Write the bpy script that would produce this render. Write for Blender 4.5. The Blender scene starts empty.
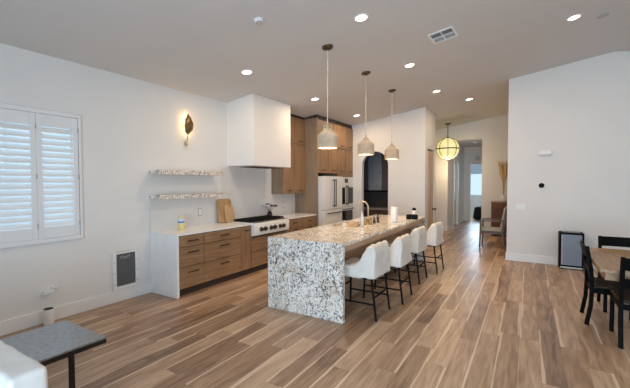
import bpy, bmesh, math, random
from mathutils import Vector, Matrix, noise

sc = bpy.context.scene
col = sc.collection
PI = math.pi
random.seed(7)

# ------------------------------------------------------------------ camera
FOC, YAW, PITCH, ROLL, CAM_H = 351.7, 0.5462, 0.0313, -0.0023, 1.64
fw = Vector((-math.sin(YAW) * math.cos(PITCH), math.cos(YAW) * math.cos(PITCH), -math.sin(PITCH)))
r0 = fw.cross(Vector((0, 0, 1))).normalized()
u0 = r0.cross(fw)
rr = math.cos(ROLL) * r0 + math.sin(ROLL) * u0
uu = -math.sin(ROLL) * r0 + math.cos(ROLL) * u0
cam_data = bpy.data.cameras.new('camera')
cam = bpy.data.objects.new('camera', cam_data)
col.objects.link(cam)
cam.matrix_world = Matrix(((rr.x, uu.x, -fw.x, 0), (rr.y, uu.y, -fw.y, 0), (rr.z, uu.z, -fw.z, CAM_H), (0, 0, 0, 1)))
cam_data.sensor_width = 36.0
cam_data.sensor_fit = 'HORIZONTAL'
cam_data.lens = FOC / 630 * 36.0
cam_data.clip_start = 0.05
sc.camera = cam

# ------------------------------------------------------------------ world, daylight, exposure
world = bpy.data.worlds.new('sky')
sc.world = world
world.use_nodes = True
bg = world.node_tree.nodes['Background']
bg.inputs['Color'].default_value = (0.70, 0.87, 1.0, 1)
bg.inputs['Strength'].default_value = 1.05

def area_light(name, loc, target, sx, sy, power, color):
    d = bpy.data.lights.new(name, 'AREA')
    d.shape = 'RECTANGLE'; d.size = sx; d.size_y = sy
    d.energy = power; d.color = color
    o = bpy.data.objects.new(name, d)
    col.objects.link(o)
    o.location = loc
    o.rotation_euler = (Vector(target) - Vector(loc)).to_track_quat('-Z', 'Y').to_euler()
    return o

DAY = (0.60, 0.80, 1.0)
area_light('daylight_glass_doors', (1.0, -2.85, 1.25), (1.0, 5, 1.25), 5.2, 2.3, 400, DAY)
area_light('daylight_window', (-5.15, 1.55, 1.75), (0, 1.55, 1.5), 1.5, 1.5, 22, (0.50, 0.75, 1.0))
area_light('daylight_right_windows', (7.3, 2.5, 1.5), (0, 3.5, 1.2), 3.3, 1.7, 25, (0.85, 0.93, 1.0))
area_light('daylight_hall_window', (-1.9, 18.35, 1.75), (-1.9, 12, 0.6), 1.1, 1.4, 70, DAY)

sc.view_settings.view_transform = 'Standard'
sc.view_settings.look = 'None'
sc.view_settings.gamma = 1.0
sc.view_settings.use_curve_mapping = False
sc.view_settings.exposure = 0.06
sc.cycles.use_denoising = True
sc.cycles.max_bounces = 10
sc.cycles.diffuse_bounces = 6
sc.cycles.sample_clamp_indirect = 6.0

WARM = (1.0, 0.76, 0.52)

# ------------------------------------------------------------------ materials
def new_mat(name):
    m = bpy.data.materials.new(name)
    m.use_nodes = True
    nt = m.node_tree
    return m, nt, nt.nodes['Principled BSDF']

def nd(nt, t, **kw):
    n = nt.nodes.new(t)
    for k, v in kw.items():
        setattr(n, k, v)
    return n

def math_n(nt, op, a, b=None, c=None):
    n = nt.nodes.new('ShaderNodeMath'); n.operation = op
    for i, v in enumerate((a, b, c)):
        if v is None: continue
        if isinstance(v, (int, float)): n.inputs[i].default_value = v
        else: nt.links.new(v, n.inputs[i])
    return n.outputs[0]

def ramp(nt, fac, stops, interp='LINEAR'):
    n = nt.nodes.new('ShaderNodeValToRGB')
    cr = n.color_ramp; cr.interpolation = interp
    while len(cr.elements) < len(stops): cr.elements.new(0.5)
    for e, (p, c) in zip(cr.elements, stops):
        e.position = p; e.color = (c[0], c[1], c[2], 1) if len(c) == 3 else c
    nt.links.new(fac, n.inputs[0])
    return n.outputs[0]

def mixc(nt, fac, a, b, mode='MIX'):
    n = nt.nodes.new('ShaderNodeMix'); n.data_type = 'RGBA'; n.blend_type = mode
    for s, v in ((n.inputs[0], fac), (n.inputs[6], a), (n.inputs[7], b)):
        if isinstance(v, (int, float)): s.default_value = v
        elif isinstance(v, tuple): s.default_value = (*v, 1)
        else: nt.links.new(v, s)
    return n.outputs[2]

def plain(name, color, rough=0.5, metal=0.0, var=0.06, scale=12.0, bump=0.0, bscale=80.0, spec=0.5):
    m, nt, b = new_mat(name)
    tc = nd(nt, 'ShaderNodeTexCoord')
    nz = nd(nt, 'ShaderNodeTexNoise'); nz.inputs['Scale'].default_value = scale; nz.inputs['Detail'].default_value = 3
    nt.links.new(tc.outputs['Object'], nz.inputs['Vector'])
    lo = tuple(c * (1 - var) for c in color); hi = tuple(min(1, c * (1 + var)) for c in color)
    nt.links.new(ramp(nt, nz.outputs['Fac'], [(0.3, lo), (0.7, hi)]), b.inputs['Base Color'])
    b.inputs['Roughness'].default_value = rough
    b.inputs['Metallic'].default_value = metal
    b.inputs['Specular IOR Level'].default_value = spec
    if bump:
        n2 = nd(nt, 'ShaderNodeTexNoise'); n2.inputs['Scale'].default_value = bscale; n2.inputs['Detail'].default_value = 2
        nt.links.new(tc.outputs['Object'], n2.inputs['Vector'])
        bp = nd(nt, 'ShaderNodeBump'); bp.inputs['Strength'].default_value = bump; bp.inputs['Distance'].default_value = 0.01
        nt.links.new(n2.outputs['Fac'], bp.inputs['Height']); nt.links.new(bp.outputs[0], b.inputs['Normal'])
    return m

def emissive(name, color, strength, base=(0.9, 0.9, 0.9)):
    m, nt, b = new_mat(name)
    b.inputs['Base Color'].default_value = (*base, 1)
    b.inputs['Emission Color'].default_value = (*color, 1)
    b.inputs['Emission Strength'].default_value = strength
    return m

def wood(name, c_lo, c_hi, axis, rough=0.45, fine=26.0, knot=1.0, spec=0.4):
    """axis = grain direction ('X', 'Y' or 'Z')"""
    m, nt, b = new_mat(name)
    tc = nd(nt, 'ShaderNodeTexCoord')
    mp = nd(nt, 'ShaderNodeMapping')
    s = [fine, fine, fine]; s['XYZ'.index(axis)] = fine / 14
    mp.inputs['Scale'].default_value = s
    nt.links.new(tc.outputs['Object'], mp.inputs['Vector'])
    n1 = nd(nt, 'ShaderNodeTexNoise'); n1.inputs['Scale'].default_value = 1.0; n1.inputs['Detail'].default_value = 5; n1.inputs['Distortion'].default_value = knot
    nt.links.new(mp.outputs[0], n1.inputs['Vector'])
    n2 = nd(nt, 'ShaderNodeTexNoise'); n2.inputs['Scale'].default_value = 1.7; n2.inputs['Detail'].default_value = 2
    nt.links.new(tc.outputs['Object'], n2.inputs['Vector'])
    f = math_n(nt, 'ADD', math_n(nt, 'MULTIPLY', n1.outputs['Fac'], 0.7), math_n(nt, 'MULTIPLY', n2.outputs['Fac'], 0.3))
    nt.links.new(ramp(nt, f, [(0.33, c_lo), (0.67, c_hi)]), b.inputs['Base Color'])
    b.inputs['Roughness'].default_value = rough
    b.inputs['Specular IOR Level'].default_value = spec
    return m

def granite_mat():
    m, nt, b = new_mat('granite')
    tc = nd(nt, 'ShaderNodeTexCoord'); V = tc.outputs['Object']
    def noi(scale, detail=4, dist=0.0, rough=0.55, src=V):
        n = nd(nt, 'ShaderNodeTexNoise'); n.inputs['Scale'].default_value = scale; n.inputs['Detail'].default_value = detail
        n.inputs['Distortion'].default_value = dist; n.inputs['Roughness'].default_value = rough
        nt.links.new(src, n.inputs['Vector']); return n.outputs['Fac']
    mp = nd(nt, 'ShaderNodeMapping'); mp.inputs['Rotation'].default_value = (0.0, 0.7, 0.0); mp.inputs['Scale'].default_value = (1.0, 1.0, 0.6)
    nt.links.new(V, mp.inputs['Vector'])
    base = ramp(nt, noi(5.0, 4, 1.0), [(0.28, (0.50, 0.39, 0.28)), (0.39, (0.76, 0.68, 0.58)), (0.54, (0.87, 0.82, 0.75))])
    # grey crystals
    g = ramp(nt, noi(30, 5, 1.0, 0.65, mp.outputs[0]), [(0.425, (1, 1, 1)), (0.475, (0.0, 0.0, 0.0))])
    gm = ramp(nt, noi(6.5, 3, 0.8), [(0.38, (0.25, 0.25, 0.25)), (0.56, (1, 1, 1))])
    c = mixc(nt, math_n(nt, 'MULTIPLY', math_n(nt, 'MULTIPLY', g, gm), 0.9), base, (0.15, 0.15, 0.155))
    # black flecks, clustered
    fl = ramp(nt, noi(52, 4, 0.6, 0.6), [(0.415, (1, 1, 1)), (0.435, (0, 0, 0))])
    cl = ramp(nt, noi(4.0, 2), [(0.40, (0.45, 0.45, 0.45)), (0.58, (1, 1, 1))])
    c = mixc(nt, math_n(nt, 'MULTIPLY', fl, cl), c, (0.012, 0.011, 0.011))
    # dark clots
    bl = ramp(nt, noi(20, 3, 2.0, 0.5, mp.outputs[0]), [(0.35, (1, 1, 1)), (0.375, (0, 0, 0))])
    c = mixc(nt, math_n(nt, 'MULTIPLY', bl, 0.85), c, (0.035, 0.03, 0.03))
    # rusty grains
    ru = ramp(nt, noi(30, 3, 0.3), [(0.62, (0, 0, 0)), (0.68, (1, 1, 1))])
    c = mixc(nt, math_n(nt, 'MULTIPLY', ru, 0.6), c, (0.40, 0.27, 0.16))
    nt.links.new(c, b.inputs['Base Color'])
    b.inputs['Roughness'].default_value = 0.16
    return m

def floor_mat():
    m, nt, b = new_mat('plank_floor')
    tc = nd(nt, 'ShaderNodeTexCoord')
    sp = nd(nt, 'ShaderNodeSeparateXYZ'); nt.links.new(tc.outputs['Object'], sp.inputs[0])
    W, L = 0.178, 1.22
    xs = math_n(nt, 'DIVIDE', math_n(nt, 'ADD', sp.outputs[0], 20.0), W)
    row = math_n(nt, 'FLOOR', xs); fx = math_n(nt, 'FRACT', xs)
    wn = nd(nt, 'ShaderNodeTexWhiteNoise', noise_dimensions='1D'); nt.links.new(row, wn.inputs['W'])
    ys = math_n(nt, 'ADD', math_n(nt, 'DIVIDE', math_n(nt, 'ADD', sp.outputs[1], 20.0), L), wn.outputs['Value'])
    colu = math_n(nt, 'FLOOR', ys); fy = math_n(nt, 'FRACT', ys)
    cid = nd(nt, 'ShaderNodeCombineXYZ'); nt.links.new(row, cid.inputs[0]); nt.links.new(colu, cid.inputs[1])
    w2 = nd(nt, 'ShaderNodeTexWhiteNoise', noise_dimensions='3D'); nt.links.new(cid.outputs[0], w2.inputs['Vector'])
    rnd = w2.outputs['Value']
    spc = nd(nt, 'ShaderNodeSeparateColor'); nt.links.new(w2.outputs['Color'], spc.inputs[0])
    ra, rb, rc = spc.outputs[0], spc.outputs[1], spc.outputs[2]
    # grain coordinates
    gv = nd(nt, 'ShaderNodeCombineXYZ')
    nt.links.new(math_n(nt, 'MULTIPLY', sp.outputs[0], 16.0), gv.inputs[0])
    nt.links.new(math_n(nt, 'MULTIPLY', sp.outputs[1], 1.6), gv.inputs[1])
    nt.links.new(math_n(nt, 'MULTIPLY', rnd, 37.0), gv.inputs[2])
    n1 = nd(nt, 'ShaderNodeTexNoise'); n1.inputs['Scale'].default_value = 1.0; n1.inputs['Detail'].default_value = 5; n1.inputs['Distortion'].default_value = 1.1
    nt.links.new(gv.outputs[0], n1.inputs['Vector'])
    gv2 = nd(nt, 'ShaderNodeCombineXYZ')
    nt.links.new(math_n(nt, 'MULTIPLY', sp.outputs[0], 60.0), gv2.inputs[0])
    nt.links.new(math_n(nt, 'MULTIPLY', sp.outputs[1], 4.0), gv2.inputs[1])
    nt.links.new(math_n(nt, 'MULTIPLY', rnd, 11.0), gv2.inputs[2])
    n2 = nd(nt, 'ShaderNodeTexNoise'); n2.inputs['Scale'].default_value = 1.0; n2.inputs['Detail'].default_value = 4
    nt.links.new(gv2.outputs[0], n2.inputs['Vector'])
    tone = math_n(nt, 'ADD', math_n(nt, 'MULTIPLY', ra, 0.40),
                  math_n(nt, 'ADD', math_n(nt, 'MULTIPLY', n1.outputs['Fac'], 0.80), math_n(nt, 'MULTIPLY', n2.outputs['Fac'], 0.34)))
    c = ramp(nt, tone, [(0.40, FLOOR_C[0]), (0.72, FLOOR_C[1]), (1.0, FLOOR_C[2])])
    # pale sapwood along one long edge of many planks
    gv3 = nd(nt, 'ShaderNodeCombineXYZ')
    nt.links.new(math_n(nt, 'MULTIPLY', sp.outputs[1], 1.3), gv3.inputs[1]); nt.links.new(math_n(nt, 'MULTIPLY', rnd, 91.0), gv3.inputs[2])
    n3 = nd(nt, 'ShaderNodeTexNoise'); n3.inputs['Scale'].default_value = 1.0; n3.inputs['Detail'].default_value = 2
    nt.links.new(gv3.outputs[0], n3.inputs['Vector'])
    side = math_n(nt, 'GREATER_THAN', rb, 0.5)
    d = math_n(nt, 'ABSOLUTE', math_n(nt, 'SUBTRACT', fx, side))
    wid = math_n(nt, 'MULTIPLY', math_n(nt, 'SUBTRACT', n3.outputs['Fac'], 0.18), math_n(nt, 'MULTIPLY', math_n(nt, 'GREATER_THAN', rc, 0.33), 0.36))
    sap = nd(nt, 'ShaderNodeMapRange', interpolation_type='SMOOTHSTEP')
    nt.links.new(math_n(nt, 'SUBTRACT', wid, d), sap.inputs['Value'])
    sap.inputs['From Min'].default_value = -0.03; sap.inputs['From Max'].default_value = 0.05
    c = mixc(nt, math_n(nt, 'MULTIPLY', sap.outputs[0], 0.72), c, FLOOR_C[3])
    # seams
    ex = math_n(nt, 'MINIMUM', fx, math_n(nt, 'SUBTRACT', 1.0, fx))
    ey = math_n(nt, 'MINIMUM', fy, math_n(nt, 'SUBTRACT', 1.0, fy))
    sm = math_n(nt, 'MAXIMUM', math_n(nt, 'LESS_THAN', ex, 0.009), math_n(nt, 'LESS_THAN', ey, 0.0014))
    c = mixc(nt, math_n(nt, 'MULTIPLY', sm, 0.6), c, (0.06, 0.04, 0.03))
    nt.links.new(c, b.inputs['Base Color'])
    rg = math_n(nt, 'ADD', 0.30, math_n(nt, 'MULTIPLY', n2.outputs['Fac'], 0.16))
    nt.links.new(rg, b.inputs['Roughness'])
    b.inputs['Specular IOR Level'].default_value = 0.45
    bp = nd(nt, 'ShaderNodeBump'); bp.inputs['Strength'].default_value = 0.12; bp.inputs['Distance'].default_value = 0.004
    nt.links.new(n2.outputs['Fac'], bp.inputs['Height']); nt.links.new(bp.outputs[0], b.inputs['Normal'])
    return m

FLOOR_C = [(0.115, 0.060, 0.034), (0.335, 0.205, 0.125), (0.53, 0.362, 0.240), (0.74, 0.57, 0.41)]

def glass_mat():
    m, nt, b = new_mat('window_glass')
    out = nt.nodes['Material Output']
    tr = nd(nt, 'ShaderNodeBsdfTransparent'); tr.inputs[0].default_value = (0.95, 0.98, 1, 1)
    gl = nd(nt, 'ShaderNodeBsdfGlossy'); gl.inputs['Roughness'].default_value = 0.02
    fr = nd(nt, 'ShaderNodeFresnel'); fr.inputs[0].default_value = 1.45
    mx = nd(nt, 'ShaderNodeMixShader')
    nt.links.new(fr.outputs[0], mx.inputs[0]); nt.links.new(tr.outputs[0], mx.inputs[1]); nt.links.new(gl.outputs[0], mx.inputs[2])
    nt.links.new(mx.outputs[0], out.inputs[0])
    return m

def brick_mat(name, c1, c2, mortar, scale, rot=(0, 0, 0), w=0.5, h=0.25):
    m, nt, b = new_mat(name)
    tc = nd(nt, 'ShaderNodeTexCoord'); mp = nd(nt, 'ShaderNodeMapping'); mp.inputs['Rotation'].default_value = rot
    nt.links.new(tc.outputs['Object'], mp.inputs['Vector'])
    br = nd(nt, 'ShaderNodeTexBrick')
    br.inputs['Color1'].default_value = (*c1, 1); br.inputs['Color2'].default_value = (*c2, 1); br.inputs['Mortar'].default_value = (*mortar, 1)
    br.inputs['Scale'].default_value = scale; br.inputs['Brick Width'].default_value = w; br.inputs['Row Height'].default_value = h; br.inputs['Mortar Size'].default_value = 0.03
    nt.links.new(mp.outputs[0], br.inputs['Vector']); nt.links.new(br.outputs[0], b.inputs['Base Color'])
    b.inputs['Roughness'].default_value = 0.6
    bp = nd(nt, 'ShaderNodeBump'); bp.inputs['Strength'].default_value = 0.6; bp.inputs['Distance'].default_value = 0.01
    nt.links.new(br.outputs['Fac'], bp.inputs['Height']); bp.invert = True; nt.links.new(bp.outputs[0], b.inputs['Normal'])
    return m

def wipes_mat():
    # yellow canister, blue and white label above, printed in bands around the body
    m, nt, b = new_mat('canister_print')
    tc = nd(nt, 'ShaderNodeTexCoord'); sp = nd(nt, 'ShaderNodeSeparateXYZ'); nt.links.new(tc.outputs['Object'], sp.inputs[0])
    nz = nd(nt, 'ShaderNodeTexNoise'); nz.inputs['Scale'].default_value = 16; nt.links.new(tc.outputs['Object'], nz.inputs['Vector'])
    z = math_n(nt, 'ADD', math_n(nt, 'MULTIPLY', sp.outputs[2], 5.0), math_n(nt, 'MULTIPLY', math_n(nt, 'SUBTRACT', nz.outputs['Fac'], 0.5), 0.22))
    nt.links.new(ramp(nt, z, [(0.0, (0.78, 0.66, 0.26)), (0.50, (0.80, 0.74, 0.45)), (0.54, (0.12, 0.2, 0.5)), (0.68, (0.55, 0.68, 0.85)), (0.9, (0.8, 0.84, 0.9))], 'CONSTANT'), b.inputs['Base Color'])
    b.inputs['Roughness'].default_value = 0.4
    return m

M = {}
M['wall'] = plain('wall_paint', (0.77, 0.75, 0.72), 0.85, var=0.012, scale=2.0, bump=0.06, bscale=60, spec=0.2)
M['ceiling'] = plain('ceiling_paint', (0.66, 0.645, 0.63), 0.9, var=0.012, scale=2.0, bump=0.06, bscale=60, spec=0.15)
M['trim'] = plain('trim_paint', (0.82, 0.81, 0.79), 0.45, var=0.01)
M['shutter'] = plain('shutter_paint', (0.80, 0.80, 0.79), 0.4, var=0.01)
M['floor'] = floor_mat()
M['granite'] = granite_mat()
M['quartz'] = plain('white_quartz', (0.86, 0.85, 0.835), 0.22, var=0.025, scale=5)
M['splash'] = plain('backsplash_quartz', (0.74, 0.715, 0.69), 0.3, var=0.03, scale=4)
CB = ((0.225, 0.124, 0.062), (0.375, 0.226, 0.124))
M['cab_y'] = wood('cabinet_wood_level', *CB, 'Y')
M['cab_z'] = wood('cabinet_wood_upright', *CB, 'Z')
M['cab_side'] = wood('cabinet_side_wood', (0.24, 0.165, 0.108), (0.33, 0.235, 0.16), 'Z', 0.5)
M['island_wood'] = wood('island_panel_wood', (0.36, 0.245, 0.16), (0.46, 0.325, 0.222), 'Y', 0.5)
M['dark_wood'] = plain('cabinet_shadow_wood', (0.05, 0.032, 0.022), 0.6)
M['bronze'] = plain('dark_bronze', (0.11, 0.082, 0.066), 0.35, 0.8)
M['pull'] = plain('cabinet_pull_bronze', (0.03, 0.022, 0.018), 0.45, 0.3, spec=0.2)
M['black_metal'] = plain('black_metal', (0.012, 0.011, 0.011), 0.5, 0.0, spec=0.05)
M['black'] = plain('black_plastic', (0.008, 0.008, 0.009), 0.45, spec=0.05)
M['black_glass'] = plain('black_glass', (0.012, 0.012, 0.014), 0.08)
M['iron'] = plain('cast_iron', (0.016, 0.015, 0.015), 0.55, spec=0.05)
M['appl'] = plain('appliance_white', (0.78, 0.77, 0.75), 0.3, var=0.01)
M['steel'] = plain('brushed_steel', (0.55, 0.53, 0.5), 0.3, 0.9)
M['brass'] = plain('brushed_brass', (0.50, 0.38, 0.25), 0.4, 0.8)
M['rod'] = plain('satin_brass_rod', (0.62, 0.54, 0.42), 0.45, 0.3)
M['old_brass'] = plain('aged_brass', (0.13, 0.095, 0.055), 0.38, 0.85, var=0.3, scale=30)
M['gold_glass'] = plain('amber_gold', (0.40, 0.27, 0.10), 0.25, 0.3)
M['slip'] = plain('slipcover_cloth', (0.74, 0.69, 0.62), 0.9, var=0.04, bump=0.15, bscale=120, spec=0.2)
M['sofa'] = plain('cream_leather', (0.72, 0.70, 0.66), 0.5, var=0.03, bump=0.08, bscale=90)
M['navy'] = plain('navy_cloth', (0.02, 0.03, 0.07), 0.9, spec=0.05)
M['concrete'] = plain('pendant_concrete', (0.56, 0.43, 0.30), 0.8, var=0.1, scale=18, bump=0.25, bscale=160)
M['bulb'] = emissive('warm_bulb', (1.0, 0.78, 0.45), 9.0)
M['downlight'] = emissive('downlight_diffuser', (1.0, 0.88, 0.72), 14.0)
M['leaf'] = plain('bronzed_leaf', (0.20, 0.13, 0.055), 0.35, 0.85, var=0.35, scale=45, bump=0.5, bscale=45)
M['globe'] = None
M['white_plastic'] = plain('white_plastic', (0.80, 0.80, 0.79), 0.4, var=0.01)
M['grey_plastic'] = plain('grey_plastic', (0.42, 0.41, 0.40), 0.5)
M['flap'] = plain('smoked_flap', (0.12, 0.12, 0.125), 0.35, spec=0.05)
M['black_wood'] = plain('black_stained_wood', (0.004, 0.0037, 0.0037), 0.5, spec=0.04)
M['seat_brown'] = plain('brown_seat_vinyl', (0.045, 0.034, 0.028), 0.4, spec=0.05)
M['table_oak'] = wood('table_oak', (0.24, 0.135, 0.062), (0.42, 0.27, 0.14), 'Y', 0.4, 14, 2.0)
M['board'] = wood('acacia_board', (0.48, 0.28, 0.13), (0.62, 0.41, 0.22), 'Z', 0.5, 20)
M['board_dark'] = wood('acacia_board_dark', (0.33, 0.18, 0.08), (0.55, 0.34, 0.17), 'Z', 0.5, 20)
M['tray'] = wood('pale_tray_wood', (0.50, 0.33, 0.18), (0.64, 0.45, 0.26), 'Y', 0.5, 20)
M['stone_top'] = plain('grey_stone_top', (0.235, 0.228, 0.222), 0.35, var=0.22, scale=34)
M['table_frame'] = plain('dark_brown_frame', (0.035, 0.026, 0.022), 0.45, spec=0.05)
M['linen_grey'] = plain('grey_upholstery', (0.46, 0.43, 0.40), 0.9, var=0.06, bump=0.15, bscale=150, spec=0.2)
M['frame_wood'] = wood('walnut_frame', (0.085, 0.053, 0.036), (0.15, 0.095, 0.062), 'Z', 0.4)
M['chest'] = brick_mat('carved_chest', (0.19, 0.080, 0.046), (0.26, 0.115, 0.068), (0.02, 0.01, 0.008), 16, (PI / 2, 0, 0))
M['chest_top'] = plain('chest_top', (0.26, 0.20, 0.15), 0.4)
M['pampas'] = plain('dried_pampas', (0.56, 0.39, 0.20), 0.95, var=0.25, scale=60)
M['ceramic'] = plain('white_ceramic', (0.76, 0.73, 0.68), 0.35)
M['recliner'] = plain('black_leather', (0.012, 0.012, 0.014), 0.45, spec=0.05)
M['door_tan'] = wood('tan_door_wood', (0.56, 0.40, 0.27), (0.66, 0.50, 0.35), 'Z', 0.5, 12)
M['pantry'] = plain('pantry_reflection_tint', (0.19, 0.21, 0.23), 0.25, var=0.1)  # lighter tint for one door, stands in for a bluish reflection
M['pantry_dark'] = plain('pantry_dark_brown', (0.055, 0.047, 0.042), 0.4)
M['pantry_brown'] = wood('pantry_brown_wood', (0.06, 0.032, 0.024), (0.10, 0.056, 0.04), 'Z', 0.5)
M['screen'] = plain('bluegrey_panel', (0.21, 0.255, 0.32), 0.3, var=0.05)
M['glass'] = glass_mat()
M['paper'] = plain('paper_towel', (0.84, 0.82, 0.79), 0.95, var=0.02, bump=0.1)
M['thermo'] = plain('matte_black', (0.006, 0.006, 0.006), 0.6, spec=0.1)
M['wipes'] = wipes_mat()
M['amber'] = plain('dark_bottle', (0.05, 0.02, 0.02), 0.2)
M['petal'] = plain('pale_petals', (0.80, 0.74, 0.76), 0.8, var=0.2, scale=60)
M['petal_dark'] = plain('plum_petals', (0.12, 0.06, 0.10), 0.8, var=0.2, scale=60)
M['stem'] = plain('green_stem', (0.06, 0.10, 0.035), 0.7)
M['shade_blind'] = plain('roller_shade', (0.55, 0.62, 0.68), 0.9)

def globe_mat():
    m, nt, b = new_mat('lit_ivory_shade')
    b.inputs['Base Color'].default_value = (0.85, 0.8, 0.55, 1)
    b.inputs['Roughness'].default_value = 0.6
    lw = nd(nt, 'ShaderNodeTexNoise'); lw.inputs['Scale'].default_value = 9
    tc = nd(nt, 'ShaderNodeTexCoord'); nt.links.new(tc.outputs['Object'], lw.inputs['Vector'])
    nt.links.new(ramp(nt, lw.outputs['Fac'], [(0.35, (1.0, 0.84, 0.28)), (0.65, (1.0, 0.92, 0.42))]), b.inputs['Emission Color'])
    b.inputs['Emission Strength'].default_value = 0.62
    return m
M['globe'] = globe_mat()

# ------------------------------------------------------------------ mesh helpers
class MB:
    def __init__(self):
        self.v = []; self.f = []
    def add(self, vs, fs):
        o = len(self.v); self.v += [tuple(p) for p in vs]; self.f += [[i + o for i in f] for f in fs]
        return self
    def box(self, x0, x1, y0, y1, z0, z1):
        if x0 > x1: x0, x1 = x1, x0
        if y0 > y1: y0, y1 = y1, y0
        if z0 > z1: z0, z1 = z1, z0
        return self.add([(x0, y0, z0), (x1, y0, z0), (x1, y1, z0), (x0, y1, z0), (x0, y0, z1), (x1, y0, z1), (x1, y1, z1), (x0, y1, z1)],
                        [(0, 3, 2, 1), (4, 5, 6, 7), (0, 1, 5, 4), (1, 2, 6, 5), (2, 3, 7, 6), (3, 0, 4, 7)])
    def beam(self, p0, p1, w, d, up=(0, 0, 1)):
        """square bar from p0 to p1"""
        p0, p1 = Vector(p0), Vector(p1); t = (p1 - p0).normalized(); u = Vector(up)
        if abs(t.dot(u)) > 0.95: u = Vector((0, 1, 0))
        a = t.cross(u).normalized() * w / 2; b = a.cross(t).normalized() * d / 2
        vs = [p + s * a + q * b for p in (p0, p1) for s, q in ((-1, -1), (1, -1), (1, 1), (-1, 1))]
        return self.add(vs, [(0, 1, 2, 3), (7, 6, 5, 4), (0, 4, 5, 1), (1, 5, 6, 2), (2, 6, 7, 3), (3, 7, 4, 0)])
    def tube(self, pts, r, n=10, caps=True):
        pts = [Vector(p) for p in pts]
        rs = r if isinstance(r, (list, tuple)) else [r] * len(pts)
        vs = []; fs = []
        prev = None
        for i, p in enumerate(pts):
            t = (pts[min(i + 1, len(pts) - 1)] - pts[max(i - 1, 0)]).normalized()
            if prev is None:
                u = Vector((0, 0, 1)) if abs(t.z) < 0.9 else Vector((1, 0, 0))
                a = t.cross(u).normalized()
            else:
                a = (prev - t * prev.dot(t)).normalized()
            prev = a; b = t.cross(a)
            for k in range(n):
                w = 2 * PI * k / n
                vs.append(p + (a * math.cos(w) + b * math.sin(w)) * rs[i])
        for i in range(len(pts) - 1):
            for k in range(n):
                fs.append((i * n + k, i * n + (k + 1) % n, (i + 1) * n + (k + 1) % n, (i + 1) * n + k))
        if caps:
            fs.append(tuple(reversed(range(n)))); fs.append(tuple((len(pts) - 1) * n + k for k in range(n)))
        return self.add(vs, fs)
    def lathe(self, c, prof, n=24, caps=True):
        """prof: (radius, z) from the bottom up, about a vertical axis at c"""
        vs = []; fs = []; m = len(prof)
        for r, z in prof:
            for k in range(n):
                w = 2 * PI * k / n
                vs.append((c[0] + r * math.cos(w), c[1] + r * math.sin(w), c[2] + z))
        for i in range(m - 1):
            for k in range(n):
                fs.append((i * n + k, i * n + (k + 1) % n, (i + 1) * n + (k + 1) % n, (i + 1) * n + k))
        if caps:
            if prof[0][0] > 1e-4: fs.append(tuple(reversed(range(n))))
            if prof[-1][0] > 1e-4: fs.append(tuple((m - 1) * n + k for k in range(n)))
        return self.add(vs, fs)
    def prism(self, poly, axis, a, b):
        """poly in the two other axes (in XYZ order), swept from a to b along axis"""
        def P(p, t):
            return {'X': (t, p[0], p[1]), 'Y': (p[0], t, p[1]), 'Z': (p[0], p[1], t)}[axis]
        n = len(poly)
        vs = [P(p, a) for p in poly] + [P(p, b) for p in poly]
        fs = [tuple(range(n)), tuple(reversed(range(n, 2 * n)))] + [(i, i + n, (i + 1) % n + n, (i + 1) % n) for i in range(n)]
        return self.add(vs, fs)
    def build(self, name, mat, parent=None, bevel=0.0, loc=None, local=False, smooth=True, rot=None):
        """vertices are in world space (unless local) and are moved into the parent's or the object's own frame"""
        me = bpy.data.meshes.new(name)
        off = Vector((0, 0, 0))
        if not local:
            if parent is not None: off = parent_loc(parent)
            elif loc is not None: off = Vector(loc)
        me.from_pydata([tuple(Vector(p) - off) for p in self.v], [], self.f)
        bm = bmesh.new(); bm.from_mesh(me)
        bmesh.ops.remove_doubles(bm, verts=bm.verts, dist=1e-6)
        big = [f for f in bm.faces if len(f.verts) > 30]
        if big: bmesh.ops.triangulate(bm, faces=big, ngon_method='EAR_CLIP')
        bmesh.ops.recalc_face_normals(bm, faces=bm.faces)
        bm.to_mesh(me); bm.free()
        if smooth:
            me.polygons.foreach_set('use_smooth', [True] * len(me.polygons))
            me.set_sharp_from_angle(angle=math.radians(38))
        me.materials.append(mat)
        o = bpy.data.objects.new(name, me); col.objects.link(o)
        if parent is not None: o.parent = parent
        elif loc is not None: o.location = loc
        if rot is not None: o.rotation_euler = rot
        if bevel:
            md = o.modifiers.new('edge', 'BEVEL'); md.width = bevel; md.segments = 2; md.limit_method = 'ANGLE'; md.angle_limit = math.radians(40)
        return o

def parent_loc(p):
    v = Vector((0, 0, 0))
    while p is not None:
        v = v + p.location; p = p.parent
    return v

def thing(name, label, cat, loc=(0, 0, 0), rot=(0, 0, 0), group=None):
    o = bpy.data.objects.new(name, None); col.objects.link(o)
    o.empty_display_size = 0.1
    o.location = loc; o.rotation_euler = rot
    o['label'] = label; o['category'] = cat
    if group: o['group'] = group
    return o

def tag(o, label, cat, group=None):
    o['label'] = label; o['category'] = cat
    if group: o['group'] = group
    return o

def struct(o):
    o['kind'] = 'structure'; return o

def copy_tree(o, parent=None):
    c = o.copy(); col.objects.link(c)
    if parent is not None: c.parent = parent
    for ch in list(o.children): copy_tree(ch, c)
    return c

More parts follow.
